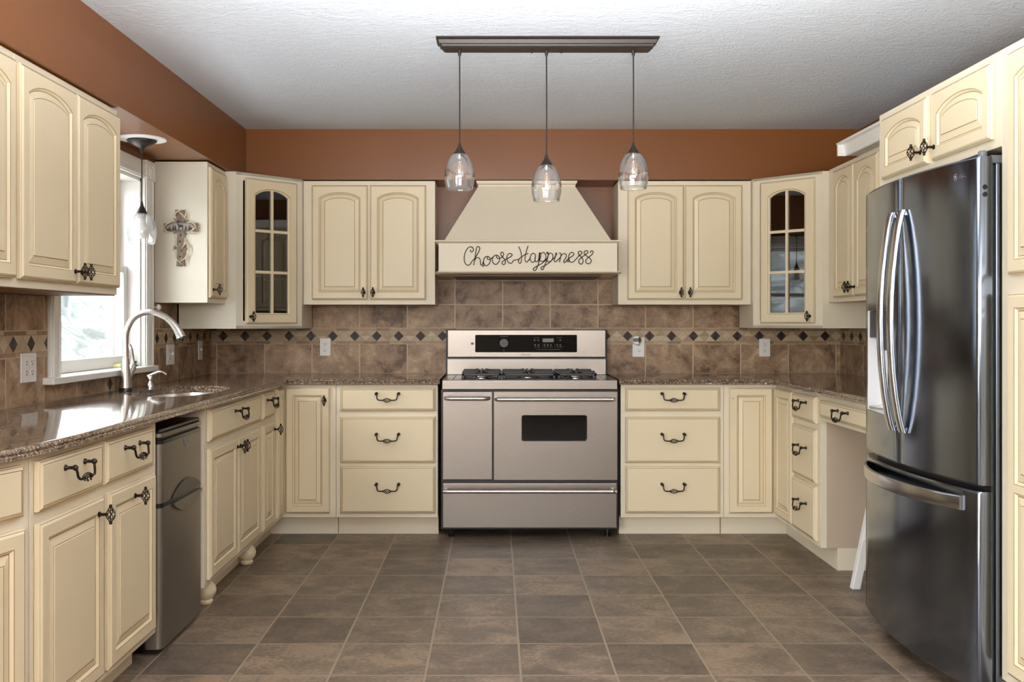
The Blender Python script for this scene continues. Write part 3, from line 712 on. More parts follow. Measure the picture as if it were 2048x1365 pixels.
mb.tube(catmull([(0.012, 0.056, 0.110), (0.011, 0.060, 0.13), (0.008, 0.060, 0.16), (0.002, 0.058, 0.195), (-0.004, 0.056, 0.222)], 3), [0.0175, 0.016, 0.0135, 0.011, 0.0095, 0.009, 0.0092, 0.010, 0.011, 0.0115, 0.011, 0.008, 0.004], 14)
mb.build('handle', 'steel_satin', t, smooth=60)
t = thing('soap_dispenser', 'small brushed steel soap pump beside the faucet', 'soap dispenser', (-1.72, 4.79, CT))
MB().lathe([(0.022, 0.0005), (0.022, 0.006), (0.017, 0.02), (0.0125, 0.028), (0.0125, 0.038), (0.017, 0.042), (0.017, 0.058), (0.013, 0.064), (0.005, 0.066)], (0, 0, 0), 20).build('pump', 'steel_satin', t, smooth=45)
P = catmull([(0, 0, 0.060), (0.022, 0, 0.070), (0.045, 0, 0.079), (0.065, 0, 0.077), (0.082, 0, 0.066)], 4)
MB().tube(P, [0.008 - 0.003 * i / (len(P) - 1) for i in range(len(P))], 10).build('spout', 'steel_satin', t, smooth=60)

# ------------------------------------------------------------------ range
RX, RW = -0.307, 1.007
t = thing('kitchen_range', 'wide stainless gas range with two oven doors against the back wall', 'stove', (RX, 5.52, 0))
R = lambda X: X - RX
MB().box(-0.007, RW + 0.007, 0.03, 0.58, 0.05, 0.853).box(0.0, RW, 0.012, 0.03, 0.06, 0.85).build('body', 'black_enamel', t)
for xx in (0.05, RW - 0.05):
    for yy in (0.07, 0.5): MB().lathe([(0.018, 0.0005), (0.018, 0.012), (0.010, 0.014), (0.010, 0.05)], (xx, yy, 0), 12).build('leveling_foot', 'black_plastic', t)
def panel(x0, x1, z0, z1, name, parent=t, y0=0.0, y1=0.028, mat='stainless', bev=0.004):
    return MB().box(x0, x1, y0, y1, z0, z1).build(name, mat, parent, bevel=bev, segs=3)
def bar(parent, x0, x1, z, r=0.0115, off=0.045):
    P = catmull([(x0, 0.004, z), (x0 + 0.002, -off * 0.6, z), (x0 + 0.022, -off, z), (x0 + 0.06, -off, z), (x1 - 0.06, -off, z), (x1 - 0.022, -off, z), (x1 - 0.002, -off * 0.6, z), (x1, 0.004, z)], 5)
    MB().tube(P, r, 12).build('handle', 'steel_handle', parent, smooth=60)
d = panel(0.003, 0.290, 0.339, 0.844, 'storage_door'); bar(d, 0.022, 0.266, 0.809)
# oven door with window hole
wx0, wx1, wz0, wz1 = R(0.149), R(0.526), 0.560, 0.711
mb = MB(); out = rrect(0.298, RW - 0.002, 0.339, 0.844, 0.004); inn = rrect(wx0, wx1, wz0, wz1, 0.014); inn2 = rrect(wx0 + 0.004, wx1 - 0.004, wz0 + 0.004, wz1 - 0.004, 0.011)
mb.loops([[(x, 0.028, z) for x, z in out], [(x, 0.0, z) for x, z in out], [(x, 0.0, z) for x, z in inn], [(x, 0.004, z) for x, z in inn2], [(x, 0.02, z) for x, z in inn2]], 0)
d = mb.build('oven_door', 'stainless', t); bar(d, 0.312, RW - 0.022, 0.804)
MB().prism_y([(x, z) for x, z in rrect(wx0 + 0.003, wx1 - 0.003, wz0 + 0.003, wz1 - 0.003, 0.011)], 0.006, 0.012).build('window', 'black_glass', d)
d = panel(0.003, RW - 0.003, 0.062, 0.320, 'drawer'); bar(d, 0.022, RW - 0.024, 0.280)
panel(0.0, RW, 0.857, 0.9115, 'front_fascia', y0=-0.004, y1=0.03)
MB().box(0.0, RW, 0.03, 0.535, 0.88, 0.912).build('cooktop', 'stainless', t, bevel=0.002)
MB().box(0.1, RW - 0.1, 0.04, 0.50, 0.912, 0.9135).build('burner_pan', 'black_enamel', t)
for xx in (0.06, RW - 0.064): MB().box(xx, xx + 0.004, 0.03, 0.5, 0.9121, 0.9126).build('seam', 'slot_dark', t)
gz = 0.958
def grate(x0, x1, name='grate'):
    mb = MB(); y0, y1 = 0.055, 0.485
    for xx in (x0, x1 - 0.012): mb.box(xx, xx + 0.012, y0, y1, gz - 0.026, gz - 0.01)
    for yy in (y0, (y0 + y1) / 2 - 0.006, y1 - 0.012): mb.box(x0, x1, yy, yy + 0.012, gz - 0.026, gz - 0.01)
    for xx in (x0, x1 - 0.016):
        for yy in (y0, (y0 + y1) / 2 - 0.008, y1 - 0.016):
            mb.box(xx, xx + 0.016, yy, yy + 0.016, 0.9137, gz - 0.008)
    xm = (x0 + x1) / 2
    for yc in (y0 + 0.11, y1 - 0.11):
        for sx in (-1, 1):
            xa = x0 if sx < 0 else x1; xb = xm + sx * 0.028
            lo, hi = min(xa, xb), max(xa, xb)
            mb.prism_y([(lo, gz - 0.022), (hi, gz - 0.022), (hi, gz), (lo, gz)], yc - 0.006, yc + 0.006)
            e = xb; mb.box(e - 0.010, e + 0.010, yc - 0.008, yc + 0.008, gz - 0.012, gz + 0.003)
        for sy in (-1, 1):
            ya, yb = yc + sy * 0.03, yc + sy * 0.11
            mb.box(xm - 0.006, xm + 0.006, min(ya, yb), max(ya, yb), gz - 0.02, gz)
    return mb.build(name, 'black_iron', t, bevel=0.003)
grate(0.112, 0.338); grate(0.350, 0.655); grate(0.667, 0.893)
for xx, yy, r in ((0.225, 0.165, 0.036), (0.225, 0.375, 0.044), (0.502, 0.27, 0.05), (0.78, 0.165, 0.036), (0.78, 0.375, 0.044)):
    b = MB().lathe([(r + 0.016, 0.9136), (r + 0.016, 0.918), (r + 0.004, 0.924), (r + 0.003, 0.930)], (xx, yy, 0), 24).build('burner', 'steel_satin', t, smooth=40)
    MB().lathe([(r, 0.9302), (r, 0.936), (r - 0.006, 0.939), (0.01, 0.9395)], (xx, yy, 0), 24).build('burner_cap', 'black_enamel', b, smooth=40)
# backguard
yb0 = 0.568
mb = MB().box(-0.006, RW + 0.006, yb0 + 0.004, 0.638, 0.90, 1.197); mb.build('backguard_side', 'black_enamel', t, bevel=0.004)
MB().box(0.002, RW - 0.002, yb0 + 0.0, yb0 + 0.02, 0.9125, 1.013).build('lower_backguard', 'stainless', t, bevel=0.002)
bg = MB().box(0.002, RW - 0.002, yb0 - 0.014, yb0 + 0.03, 1.021, 1.1975).build('backguard', 'stainless', t, bevel=0.006, segs=3)
yf = yb0 - 0.0145
cp = MB().prism_y(rrect(R(-0.128), R(0.514), 1.055, 1.165, 0.006), yf - 0.002, yf).build('control_panel', 'black_glass', bg)
kx, kz = R(0.053), 1.113
kb = MB().lathe([(0.031, yf - 0.002), (0.031, yf - 0.010), (0.027, yf - 0.014)], (kx, 0, kz), 28, 0, 'y'); kb.box(kx - 0.006, kx + 0.006, yf - 0.028, yf - 0.012, kz - 0.026, kz + 0.026)
kb.build('knob', 'black_plastic', bg, smooth=40)
dx = R(0.297)
MB().box(dx, dx + 0.070, yf - 0.003, yf - 0.002, 1.119, 1.142).build('display', 'lcd', bg)
mb = MB()
for bx, bz in ((-0.05, 1.131), (-0.028, 1.131), (-0.047, 1.100), (-0.025, 1.100), (0.013, 1.100), (0.033, 1.100), (0.053, 1.100), (0.092, 1.100), (0.112, 1.100), (0.112, 1.131)):
    mb.lathe([(0.0065, yf - 0.002), (0.0065, yf - 0.0035), (0.005, yf - 0.004)], (dx + bx, 0, bz), 12, 0, 'y')
mb.build('buttons', 'black_plastic', bg)
mb = MB()
for x0, x1, z in ((-0.052, -0.038, 1.1455), (-0.034, -0.02, 1.1455), (0.09, 0.122, 1.146), (-0.052, -0.038, 1.086), (-0.032, -0.018, 1.086), (0.008, 0.02, 1.086), (0.028, 0.04, 1.086), (0.048, 0.062, 1.086), (0.092, 0.104, 1.086), (0.108, 0.124, 1.086), (-0.04, 0.03, 1.071), (0.036, 0.112, 1.071)):
    mb.box(dx + x0, dx + x1, yf - 0.0024, yf - 0.0018, z, z + 0.0028)
mb.box(kx - 0.024, kx + 0.024, yf - 0.0024, yf - 0.0018, kz + 0.040, kz + 0.0425); mb.lathe([(0.004, yf - 0.002), (0.004, yf - 0.0025)], (kx, 0, kz - 0.044), 10, 0, 'y')
for x in (0.068 + 0.009, 0.0): mb.box(dx + x, dx + x + 0.001, yf - 0.0024, yf - 0.0018, 1.084, 1.106)
mb.build('panel_marking', 'label_grey', bg)
sx = R(-0.155); sw = MB().box(sx, sx + 0.018, yf - 0.003, yf + 0.0005, 1.103, 1.117, 0); sw.box(sx + 0.006, sx + 0.011, yf - 0.005, yf - 0.003, 1.108, 1.113, 0)
sw.build('light_switch', 'black_plastic', bg)
def text_mesh(body, name, size, mat, parent, loc, rot, depth=0.0004, align='CENTER', sx=1):
    cu = bpy.data.curves.new(name, 'FONT'); cu.body = body; cu.size = size; cu.extrude = depth; cu.align_x = align
    ob = bpy.data.objects.new(name, cu); COL.objects.link(ob)
    dg = bpy.context.evaluated_depsgraph_get(); me = bpy.data.meshes.new_from_object(ob.evaluated_get(dg))
    bpy.data.objects.remove(ob); me.materials.clear(); me.materials.append(M[mat])
    o = bpy.data.objects.new(name, me); COL.objects.link(o); o.parent = parent; o.location = loc; o.rotation_euler = rot; o.scale = (sx, 1, 1); return o
text_mesh('FRIGIDAIRE', 'maker_lettering', 0.0105, 'slot_dark', bg, (R(0.192), yf - 0.0004, 1.036), (PI / 2, 0, 0), sx=1.12)

# ------------------------------------------------------------------ range hood and wire sign
t = thing('range_hood', 'cream tapered wooden range hood above the stove', 'range hood', (0.19, YB - 0.011, 1.529))
h = lambda x, y, z: (x - 0.19, y - (YB - 0.011), z - 1.529)
yb = YB - 0.011
rect = lambda x0, x1, y0, z: [h(x0, y0, z), h(x1, y0, z), h(x1, yb, z), h(x0, yb, z)]
MB().loops([rect(-0.3016, 0.682, 5.672, 1.726), rect(-0.104, 0.485, 5.868, 2.074)], 0, 0, 0).build('tapered_canopy', 'cream_frame', t)
MB().loops([rect(-0.334, 0.7155, 5.652, 1.5435), rect(-0.334, 0.7155, 5.652, 1.7075)], 0, 0, 0).build('fascia', 'cream_frame', t)
def mould(z0, z1, x0, x1, y0, nm, prof):
    MB().loops([rect(x0 + o, x1 - o, y0 + o, z0 + (z1 - z0) * k) for o, k in prof], [1 if i in (1,) else 0 for i in range(len(prof) - 1)], 0, 0).build(nm, ['cream_frame', 'glaze'], t)
PM = [(0.014, 0.0), (0.010, 0.25), (0.009, 0.35), (0.0, 0.55), (0.0, 0.85), (0.004, 1.0)]
mould(1.708, 1.7255, -0.3555, 0.7365, 5.630, 'upper_moulding', PM)
mould(1.529, 1.5432, -0.3555, 0.7365, 5.630, 'lower_moulding', [(0.004, 0.0), (0.0, 0.15), (0.0, 0.45), (0.01, 0.7), (0.014, 1.0)])
mould(2.0745, 2.106, -0.117, 0.498, 5.868 - 0.012, 'crown_moulding', [(0.012, 0.0), (0.010, 0.3), (0.008, 0.4), (0.0, 0.75), (0.0, 1.0)])
MB().loops([rect(-0.25, 0.63, 5.72, 1.517), rect(-0.25, 0.63, 5.72, 1.5287)], 0, 0, 0).build('vent_insert', 'dark_metal', t)
st1 = [[(320, 285), (300, 320), (330, 355), (375, 335), (395, 280), (365, 225), (300, 205), (230, 240), (160, 350), (125, 480), (125, 600), (160, 700), (230, 742), (290, 720), (350, 630), (430, 540), (500, 440), (560, 320), (580, 240), (540, 195), (490, 215), (470, 310), (440, 500), (415, 640), (400, 740)],
       [(415, 640), (450, 560), (510, 515), (570, 540), (595, 620), (600, 710), (630, 740), (660, 715), (690, 700), (705, 740), (680, 780), (650, 750), (665, 690), (690, 610), (705, 540), (760, 490), (830, 490), (880, 540), (885, 620), (850, 700), (780, 755), (715, 730), (688, 660), (695, 580)],
       [(850, 497), (815, 500), (795, 540), (820, 575), (860, 575), (885, 560), (960, 510), (1010, 460), (1060, 450), (1120, 470), (1160, 530), (1150, 610), (1100, 690), (1030, 718), (965, 670), (945, 590), (965, 510), (1010, 460)],
       [(1090, 460), (1065, 490), (1085, 530), (1130, 545), (1190, 530), (1240, 500), (1275, 430), (1265, 375), (1225, 360), (1192, 390), (1205, 450), (1260, 520), (1310, 580), (1330, 640), (1310, 705), (1275, 725), (1235, 695), (1240, 640), (1290, 605), (1370, 555), (1460, 510), (1525, 450), (1510, 415), (1455, 400), (1390, 440), (1370, 520), (1385, 600), (1430, 670), (1490, 685), (1540, 650), (1565, 605), (1640, 585), (1720, 570)],
       [(1715, 195), (1760, 290), (1795, 420), (1800, 560), (1785, 660), (1750, 688), (1712, 655), (1715, 600), (1760, 530), (1850, 465), (1930, 420), (2000, 400)]]
st2 = [[(85, 160), (40, 300), (10, 430), (0, 540), (20, 595), (55, 605), (95, 560), (130, 510), (170, 400), (220, 368), (270, 385), (285, 430), (280, 520), (255, 590), (205, 612), (155, 570), (140, 490), (165, 410)],
       [(285, 430), (275, 540), (300, 595), (340, 590), (375, 520), (395, 350), (400, 450), (385, 580), (350, 700), (310, 800), (265, 845), (225, 815), (240, 770), (330, 715), (450, 650), (560, 560), (620, 470), (640, 380), (625, 338), (592, 345), (600, 375), (625, 385)],
       [(398, 340), (428, 390), (425, 480), (405, 560), (450, 580), (500, 583), (550, 540), (575, 460), (550, 380), (490, 345), (430, 385)],
       [(640, 380), (625, 480), (580, 600), (530, 720), (500, 800), (465, 820), (437, 785), (460, 740), (560, 690), (680, 610), (760, 530), (830, 450), (865, 385), (855, 357), (835, 380), (840, 430), (810, 520), (800, 575), (830, 605), (880, 560), (960, 490)],
       [(630, 420), (690, 362), (745, 385), (762, 460), (740, 540), (690, 590), (630, 590), (598, 560)],
       [(930, 365), (965, 360), (985, 400), (970, 480), (940, 605)],
       [(960, 500), (1000, 420), (1060, 375), (1115, 390), (1130, 440), (1105, 510), (1060, 570), (1070, 620), (1110, 600), (1160, 540), (1220, 490), (1310, 430), (1335, 380), (1300, 345), (1250, 350), (1200, 420), (1195, 500), (1215, 570), (1260, 612), (1320, 600), (1390, 530), (1480, 430), (1545, 380), (1550, 330), (1510, 307), (1460, 330), (1460, 390), (1520, 450), (1575, 520), (1590, 590), (1560, 650), (1520, 662), (1470, 610), (1480, 540), (1560, 470), (1650, 400), (1715, 355), (1710, 310), (1670, 293), (1620, 325), (1625, 385), (1700, 450), (1780, 510), (1812, 570), (1790, 630), (1735, 655), (1675, 630), (1660, 560), (1730, 480), (1820, 410), (1860, 345), (1850, 305), (1815, 300), (1785, 330), (1810, 350)],
       [(1160, 540), (1155, 575), (1180, 602), (1205, 575), (1180, 540)]]
mb = MB(); u = 1 / 341.0
for S_, k, ox_ in ((st1, 14.63, 920), (st2, 13.653, 1050)):
    for s_ in S_:
        pts = [((x / k + ox_ - 991) * u - 0.19, 0.0008 * math.sin(x * 0.05), 1.235 + (648 - (y / k + 480)) * u - 1.60) for x, y in s_]
        mb.tube(catmull(pts, 4), 0.0026, 6)
o = mb.build('wire_sign', 'bronze', None, (0.19, 5.6485, 1.60), smooth=60); tag(o, 'black wire script reading Choose Happiness on the range hood', 'sign')

# ------------------------------------------------------------------ refrigerator
fy0, fy1 = 3.045, 3.972
t = thing('refrigerator', 'large black stainless French-door refrigerator on the right', 'refrigerator', (1.90, 3.51, 0))
q = lambda x, y, z: (x - 1.90, y - 3.51, z)
def fbox(x0, x1, y0, y1, z0, z1, name, mat, par=t, **k):
    return MB().box(x0 - 1.90, x1 - 1.90, y0 - 3.51, y1 - 3.51, z0, z1).build(name, mat, par, **k)
fbox(1.585, 2.20, fy0 + 0.004, fy1 - 0.004, 0.045, 1.745, 'body', 'black_steel_side', bevel=0.004)
for yy in (fy0 + 0.06, fy1 - 0.06):
    for xx in (1.64, 2.14): MB().lathe([(0.022, 0.0005), (0.022, 0.03), (0.014, 0.045)], q(xx, yy, 0), 12).build('leveling_foot', 'black_plastic', t)
fbox(1.60, 1.62, fy0 + 0.02, fy1 - 0.02, 0.010, 0.045, 'toe_grille', 'black_plastic')
yc, hw = (fy0 + fy1) / 2, (fy1 - fy0) / 2
def xf(y): return 1.527 - 0.053 * (1 - ((y - yc) / hw) ** 2)
def curved_door(name, y0, y1, z0, z1, hole=None):
    er = 0.010; ys_ = [y0, y0 + 0.002, y0 + 0.005, y0 + er]; n = 14
    hy = [hole[0], hole[1]] if hole else []
    ys_ += sorted([y0 + er + (y1 - y0 - 2 * er) * i / n for i in range(1, n)] + hy) + [y1 - er, y1 - 0.005, y1 - 0.002, y1]
    zs = [z0, z0 + 0.006] + ([hole[2], hole[3]] if hole else []) + [z1 - 0.006, z1]
    def X(y):
        d = min(y - y0, y1 - y); e = 0
        if d < er: e = er - math.sqrt(max(0, er * er - (er - d) ** 2))
        return xf(y) + e
    XB = 1.572; mb = MB(); V = []; F = []
    for y in ys_:
        for i, z in enumerate(zs): V.append(q(X(y) + (0.004 if i in (0, len(zs) - 1) else 0), y, z))
    nz = len(zs)
    for i in range(len(ys_) - 1):
        for j in range(nz - 1):
            if hole and j == 2 and hole[0] - 1e-6 <= ys_[i] and ys_[i + 1] <= hole[1] + 1e-6: continue
            F.append((i * nz + j, i * nz + j + 1, (i + 1) * nz + j + 1, (i + 1) * nz + j))
    mb.add(V, F)
    # sides, top, bottom, back
    b0 = len(mb.v); mb.v += [q(XB, y0, z0), q(XB, y0, z1), q(XB, y1, z0), q(XB, y1, z1)]
    L = len(ys_) - 1
    mb.f.append(tuple([b0, b0 + 1] + [j for j in reversed(range(nz))])); mb.mi.append(0)
    mb.f.append(tuple([b0 + 3, b0 + 2] + [L * nz + j for j in range(nz)])); mb.mi.append(0)
    mb.f.append(tuple([b0 + 2, b0] + [i * nz for i in range(L + 1)])); mb.mi.append(0)
    mb.f.append(tuple([b0 + 1, b0 + 3] + [i * nz + nz - 1 for i in reversed(range(L + 1))])); mb.mi.append(0)
    mb.f.append((b0, b0 + 2, b0 + 3, b0 + 1)); mb.mi.append(0)
    return mb.build(name, 'black_steel', t, smooth=30)
hole = (3.625, 3.918, 0.888, 1.288)
dl_ = curved_door('left_door', 3.514, fy1, 0.722, 1.766, hole)
dr_2 = curved_door('right_door', fy0, 3.508, 0.722, 1.766)
fz = curved_door('freezer_drawer', fy0, fy1, 0.068, 0.702)
fbox(1.5725, 1.5845, fy0 + 0.012, fy1 - 0.012, 0.075, 1.74, 'gasket', 'black_plastic')
# dispenser
mb = MB(); y0, y1, z0, z1 = hole; xa = 1.53; xb = 1.568
A = [q(xf(y0), y0, z0), q(xf(y1), y1, z0), q(xf(y1), y1, z1), q(xf(y0), y0, z1)]
B = [q(xb, y0 + 0.012, z0 + 0.02), q(xb, y1 - 0.004, z0 + 0.02), q(xb, y1 - 0.004, z1 - 0.01), q(xb, y0 + 0.012, z1 - 0.01)]
mb.loops([A, B], 0, None, 0); dc = mb.build('dispenser_recess', 'white_cavity', dl_)
mb = MB(); mb.box(1.520 - 1.90, xb - 1.90 - 0.001, y0 - 3.51 + 0.003, y1 - 3.51 - 0.005, 1.178, z1 - 0.003)
mb.box(1.522 - 1.90, xb - 1.90 - 0.005, 3.70 - 3.51, 3.80 - 3.51, 1.13, 1.178); mb.build('dispenser_controls', 'black_steel_side', dl_, bevel=0.004)
mb = MB().box(1.518 - 1.90, xb - 1.90, y0 - 3.51 + 0.004, y1 - 3.51 - 0.004, z0 + 0.001, z0 + 0.014); mb.build('drip_tray', 'steel_satin', dl_, bevel=0.002)
def vhandle(y, par):
    zs = [0.842, 0.86, 0.90, 0.97, 1.06, 1.15, 1.243, 1.336, 1.426, 1.516, 1.586, 1.626, 1.645]; mb = MB(); loops = []
    for z in zs:
        k = 1 - ((z - 1.2435) / 0.4015) ** 2; xo = xf(y) - 0.008 - 0.045 * max(0, k) ** 0.8
        th, wd = 0.017, 0.036
        sec = rrect(-wd / 2, wd / 2, -th / 2, th / 2, 0.006, 3)
        loops.append([q(xo + b, y + a, z) for a, b in sec])
    mb.loops(loops, 0, 0, 0)
    for z in (0.852, 1.636): mb.box(xf(y) - 0.016 - 1.90, xf(y) - 1.90 + 0.002, y - 0.011 - 3.51, y + 0.011 - 3.51, z - 0.010, z + 0.009)
    mb.build('handle', 'fridge_handle', par, smooth=40)
vhandle(3.560, dl_); vhandle(3.468, dr_2)
loops = []
for i in range(15):
    y = 3.115 + (3.915 - 3.115) * i / 14; k = 1 - ((y - 3.515) / 0.40) ** 2
    xo = xf(y) - 0.004 - 0.048 * max(0, k) ** 0.7
    loops.append([q(xo + b, y, 0.655 + a) for a, b in rrect(-0.024, 0.024, -0.007, 0.007, 0.005, 3)])
mb = MB().loops(loops, 0, 0, 0)
mb.build('freezer_handle', 'fridge_handle', fz, smooth=40)
mb = MB(); mb.box(1.575 - 1.9, 1.70 - 1.9, fy0 + 0.012 - 3.51, fy0 + 0.09 - 3.51, 1.7455, 1.772); mb.lathe([(0.014, 1.752), (0.014, 1.785), (0.010, 1.788)], q(1.556, fy0 + 0.03, 0), 16)
mb.build('hinge_cover', 'grey_plastic', t, bevel=0.003)
mb = MB()
for zz in (1.668, 1.645): mb.lathe([(0.008, -0.0002), (0.008, -0.002), (0.004, -0.0024)], q(1.548, fy0, zz), 14, 0, 'y')
mb.build('screw_plug', 'black_plastic', dr_2)
# round badge and two letters (facing -x)
by, bz = 3.148, 1.714; bx = xf(by) - 0.0012
mb = MB(); P = []
for i in range(18):
    a = math.radians(40 + 285 * i / 17); P.append(q(bx, by - 0.0105 * math.cos(a), bz + 0.0105 * math.sin(a)))
mb.tube(P, 0.0009, 6); mb.tube([q(bx, by + 0.001, bz + 0.005), q(bx, by + 0.001, bz - 0.004), q(bx, by - 0.004, bz - 0.004)], 0.0008, 6); mb.tube([q(bx, by - 0.004, bz), q(bx, by - 0.0105, bz)], 0.0008, 6)
mb.sphere(q(bx, by + 0.0045, bz + 0.004), 0.0014, 8, 6)
mb.build('badge', 'steel_handle', dr_2)
text_mesh('LG', 'badge_lettering', 0.021, 'fridge_handle', dr_2, q(xf(3.12) - 0.0006, 3.117, bz - 0.0075), (PI / 2, 0, -PI / 2 + 0.09))

# ------------------------------------------------------------------ mini refrigerator
my0, my1 = 3.572, 4.060
t = thing('mini_refrigerator', 'small silver two-door refrigerator under the left counter', 'refrigerator', (-1.5, 3.816, 0))
q2 = lambda x, y: (x + 1.5, y - 3.816)
def mbox(x0, x1, y0, y1, z0, z1, name, mat, par=t, **k):
    return MB().box(x0 + 1.5, x1 + 1.5, y0 - 3.816, y1 - 3.816, z0, z1).build(name, mat, par, **k)
mbox(-1.76, -1.300, my0 + 0.004, my1 - 0.004, 0.022, 0.826, 'cabinet', 'black_plastic', bevel=0.004)
mbox(-1.77, -1.248, my0, my1, 0.8265, 0.842, 'top_lid', 'black_plastic', bevel=0.005)
mbox(-1.75, -1.32, my0 + 0.03, my1 - 0.03, 0.0005, 0.0215, 'feet', 'black_plastic')
def mdoor(z0, z1, nm):
    r = 0.022; sec = [(-1.2985, my0), (-1.2985, my1)]
    sec = [q2(-1.2985, my0)] + [q2(-1.238 - r + r * math.sin(a), my0 + r - r * math.cos(a)) for a in [PI / 2 * i / 5 for i in range(6)]] + [q2(-1.238 - r + r * math.cos(a), my1 - r + r * math.sin(a)) for a in [PI / 2 * i / 5 for i in range(6)]] + [q2(-1.2985, my1)]
    return MB().prism(sec, z0, z1).build(nm, 'mini_silver', t, smooth=35)
d1 = mdoor(0.566, 0.786, 'freezer_door'); d2 = mdoor(0.024, 0.548, 'door')
r = 0.022
def strip_mesh(z0, z1, nm, mat, par, off=0.0):
    sec = [q2(-1.2985, my0 - off)] + [q2(-1.238 - r + (r + off) * math.sin(a), my0 + r - (r + off) * math.cos(a)) for a in [PI / 2 * i / 5 for i in range(6)]] + [q2(-1.238 - r + (r + off) * math.cos(a), my1 - r + (r + off) * math.sin(a)) for a in [PI / 2 * i / 5 for i in range(6)]] + [q2(-1.2985, my1 + off)]
    return MB().prism(sec, z0, z1).build(nm, mat, par, smooth=35)
strip_mesh(0.7865, 0.800, 'trim_strip', 'black_plastic', d1); strip_mesh(0.812, 0.826, 'top_band', 'mini_silver', t); strip_mesh(0.8005, 0.8118, 'grip', 'black_enamel', d1, -0.012)
strip_mesh(0.5485, 0.5655, 'gap_band', 'black_plastic', t, 0.0)
# scooped black handle: lens shape on both doors around the gap
L_ = []
for sgn, par, mat in ((1, d1, 'black_plastic'), (-1, d2, 'mini_silver')):
    pts = []; n = 14
    for i in range(n + 1):
        y = my0 + 0.10 + (my1 - my0 - 0.13) * i / n; k = math.sin(PI * i / n) ** 0.8
        pts.append((y, 0.557 + sgn * (0.0095 + 0.052 * k)))
    base = [(my0 + 0.10 + (my1 - my0 - 0.13) * i / n, 0.557 + sgn * 0.0085) for i in reversed(range(n + 1))]
    poly = pts + base; mb = MB(); A = [q2(-1.2375, y) + (z,) for y, z in poly]; B = [q2(-1.233 + (0.0 if sgn > 0 else 0.006), y) + (z,) for y, z in poly]
    mb.loops([A, B], 0, 0, 0); mb.build('handle', mat, par)
mb = MB(); P = [(my0 + 0.245, 0.778), (my0 + 0.305, 0.778), (my0 + 0.300, 0.757), (my0 + 0.275, 0.744), (my0 + 0.252, 0.757)]
mb.loops([[q2(-1.238, y) + (z,) for y, z in P], [q2(-1.2365, y) + (z,) for y, z in P]], 0, 0, 0); mb.build('emblem', 'grey_plastic', d1)

# ------------------------------------------------------------------ pendant lights
def pendant(parent, x, y, z_top, z_cap, z_glass, z_bot, R, bulb, base=(0, 0, 0)):
    ox, oy, oz = base
    MB().tube([(x, y, z_top), (x + 0.0006, y, (z_top + z_cap) / 2), (x, y, z_cap)], 0.0030, 8).build('cord', 'bronze_fixture', parent, (-ox, -oy, -oz))
    H = z_cap - z_glass
    cap = MB().lathe([(0.0045, H), (0.007, H * 0.75), (0.0085, H * 0.62), (0.014, H * 0.42), (0.022, H * 0.15), (0.0265, 0)], (x, y, z_glass), 20).build('socket_cap', 'bronze_fixture', parent, (-ox, -oy, -oz), smooth=50)
    h = z_glass - z_bot
    prof = [(0.40, 0.0), (0.55, 0.05), (0.72, 0.16), (0.87, 0.31), (0.97, 0.47), (1.0, 0.62), (0.97, 0.78), (0.90, 0.92), (0.865, 1.0)]
    inner = [(k * R - 0.0035, z_glass - v * h) for k, v in prof]; outer = [(k * R, z_glass - v * h) for k, v in prof]
    MB().lathe(outer + [(outer[-1][0] - 0.002, outer[-1][1] - 0.0015)] + inner[::-1], (x, y, 0), 36, 0, caps=False).build('glass_shade', 'seeded_glass', cap, smooth=60)
    if bulb == 'clear':
        MB().lathe([(0.013, z_glass + 0.002), (0.013, z_glass - 0.022), (0.010, z_glass - 0.026)], (x, y, 0), 14).build('socket', 'steel_satin', cap, smooth=40)
        b = MB().lathe([(0.011, z_glass - 0.026), (0.012, z_glass - 0.034), (0.0185, z_glass - 0.056), (0.018, z_glass - 0.072), (0.011, z_glass - 0.094), (0.003, z_glass - 0.106)], (x, y, 0), 16).build('bulb', 'bulb_glass', cap, smooth=70)
        mb = MB()
        for a in (0, 1.57, 3.14, 4.71): mb.tube([(x + 0.004 * math.cos(a), y + 0.004 * math.sin(a), z_glass - 0.04), (x + 0.007 * math.cos(a), y + 0.007 * math.sin(a), z_glass - 0.08)], 0.0011, 5)
        mb.build('filament', 'amber_filament', b) if False else mb.build('filament', 'amber_filament', cap)
    else:
        MB().lathe([(0.020, z_glass + 0.001), (0.020, z_glass - 0.020), (0.016, z_glass - 0.024)], (x, y, 0), 18).build('socket', 'white_plastic', cap, smooth=40)
        MB().lathe([(0.015, z_glass - 0.024), (0.019, z_glass - 0.040), (0.027, z_glass - 0.065), (0.031, z_glass - 0.085), (0.029, z_glass - 0.102), (0.020, z_glass - 0.114), (0.004, z_glass - 0.119)], (x, y, 0), 22).build('bulb', 'bulb_white', cap, smooth=70)
LX, LY = 0.2155, 4.022
t = thing('pendant_light', 'bronze three-pendant ceiling light with seeded glass shades', 'light', (LX, LY, ZC)); base = (LX, LY, ZC)
def rr(x0, x1, y0, y1, z): return [(x0, y0, z), (x1, y0, z), (x1, y1, z), (x0, y1, z)]
P0 = [(0.461, 0.062, -0.0005), (0.461, 0.062, -0.006), (0.452, 0.054, -0.012), (0.446, 0.048, -0.026), (0.440, 0.044, -0.028), (0.436, 0.040, -0.036), (0.426, 0.032, -0.044)]
MB().loops([rr(-a, a, -b, b, z) for a, b, z in P0], 0, 0, 0).build('canopy', 'bronze_fixture', t)
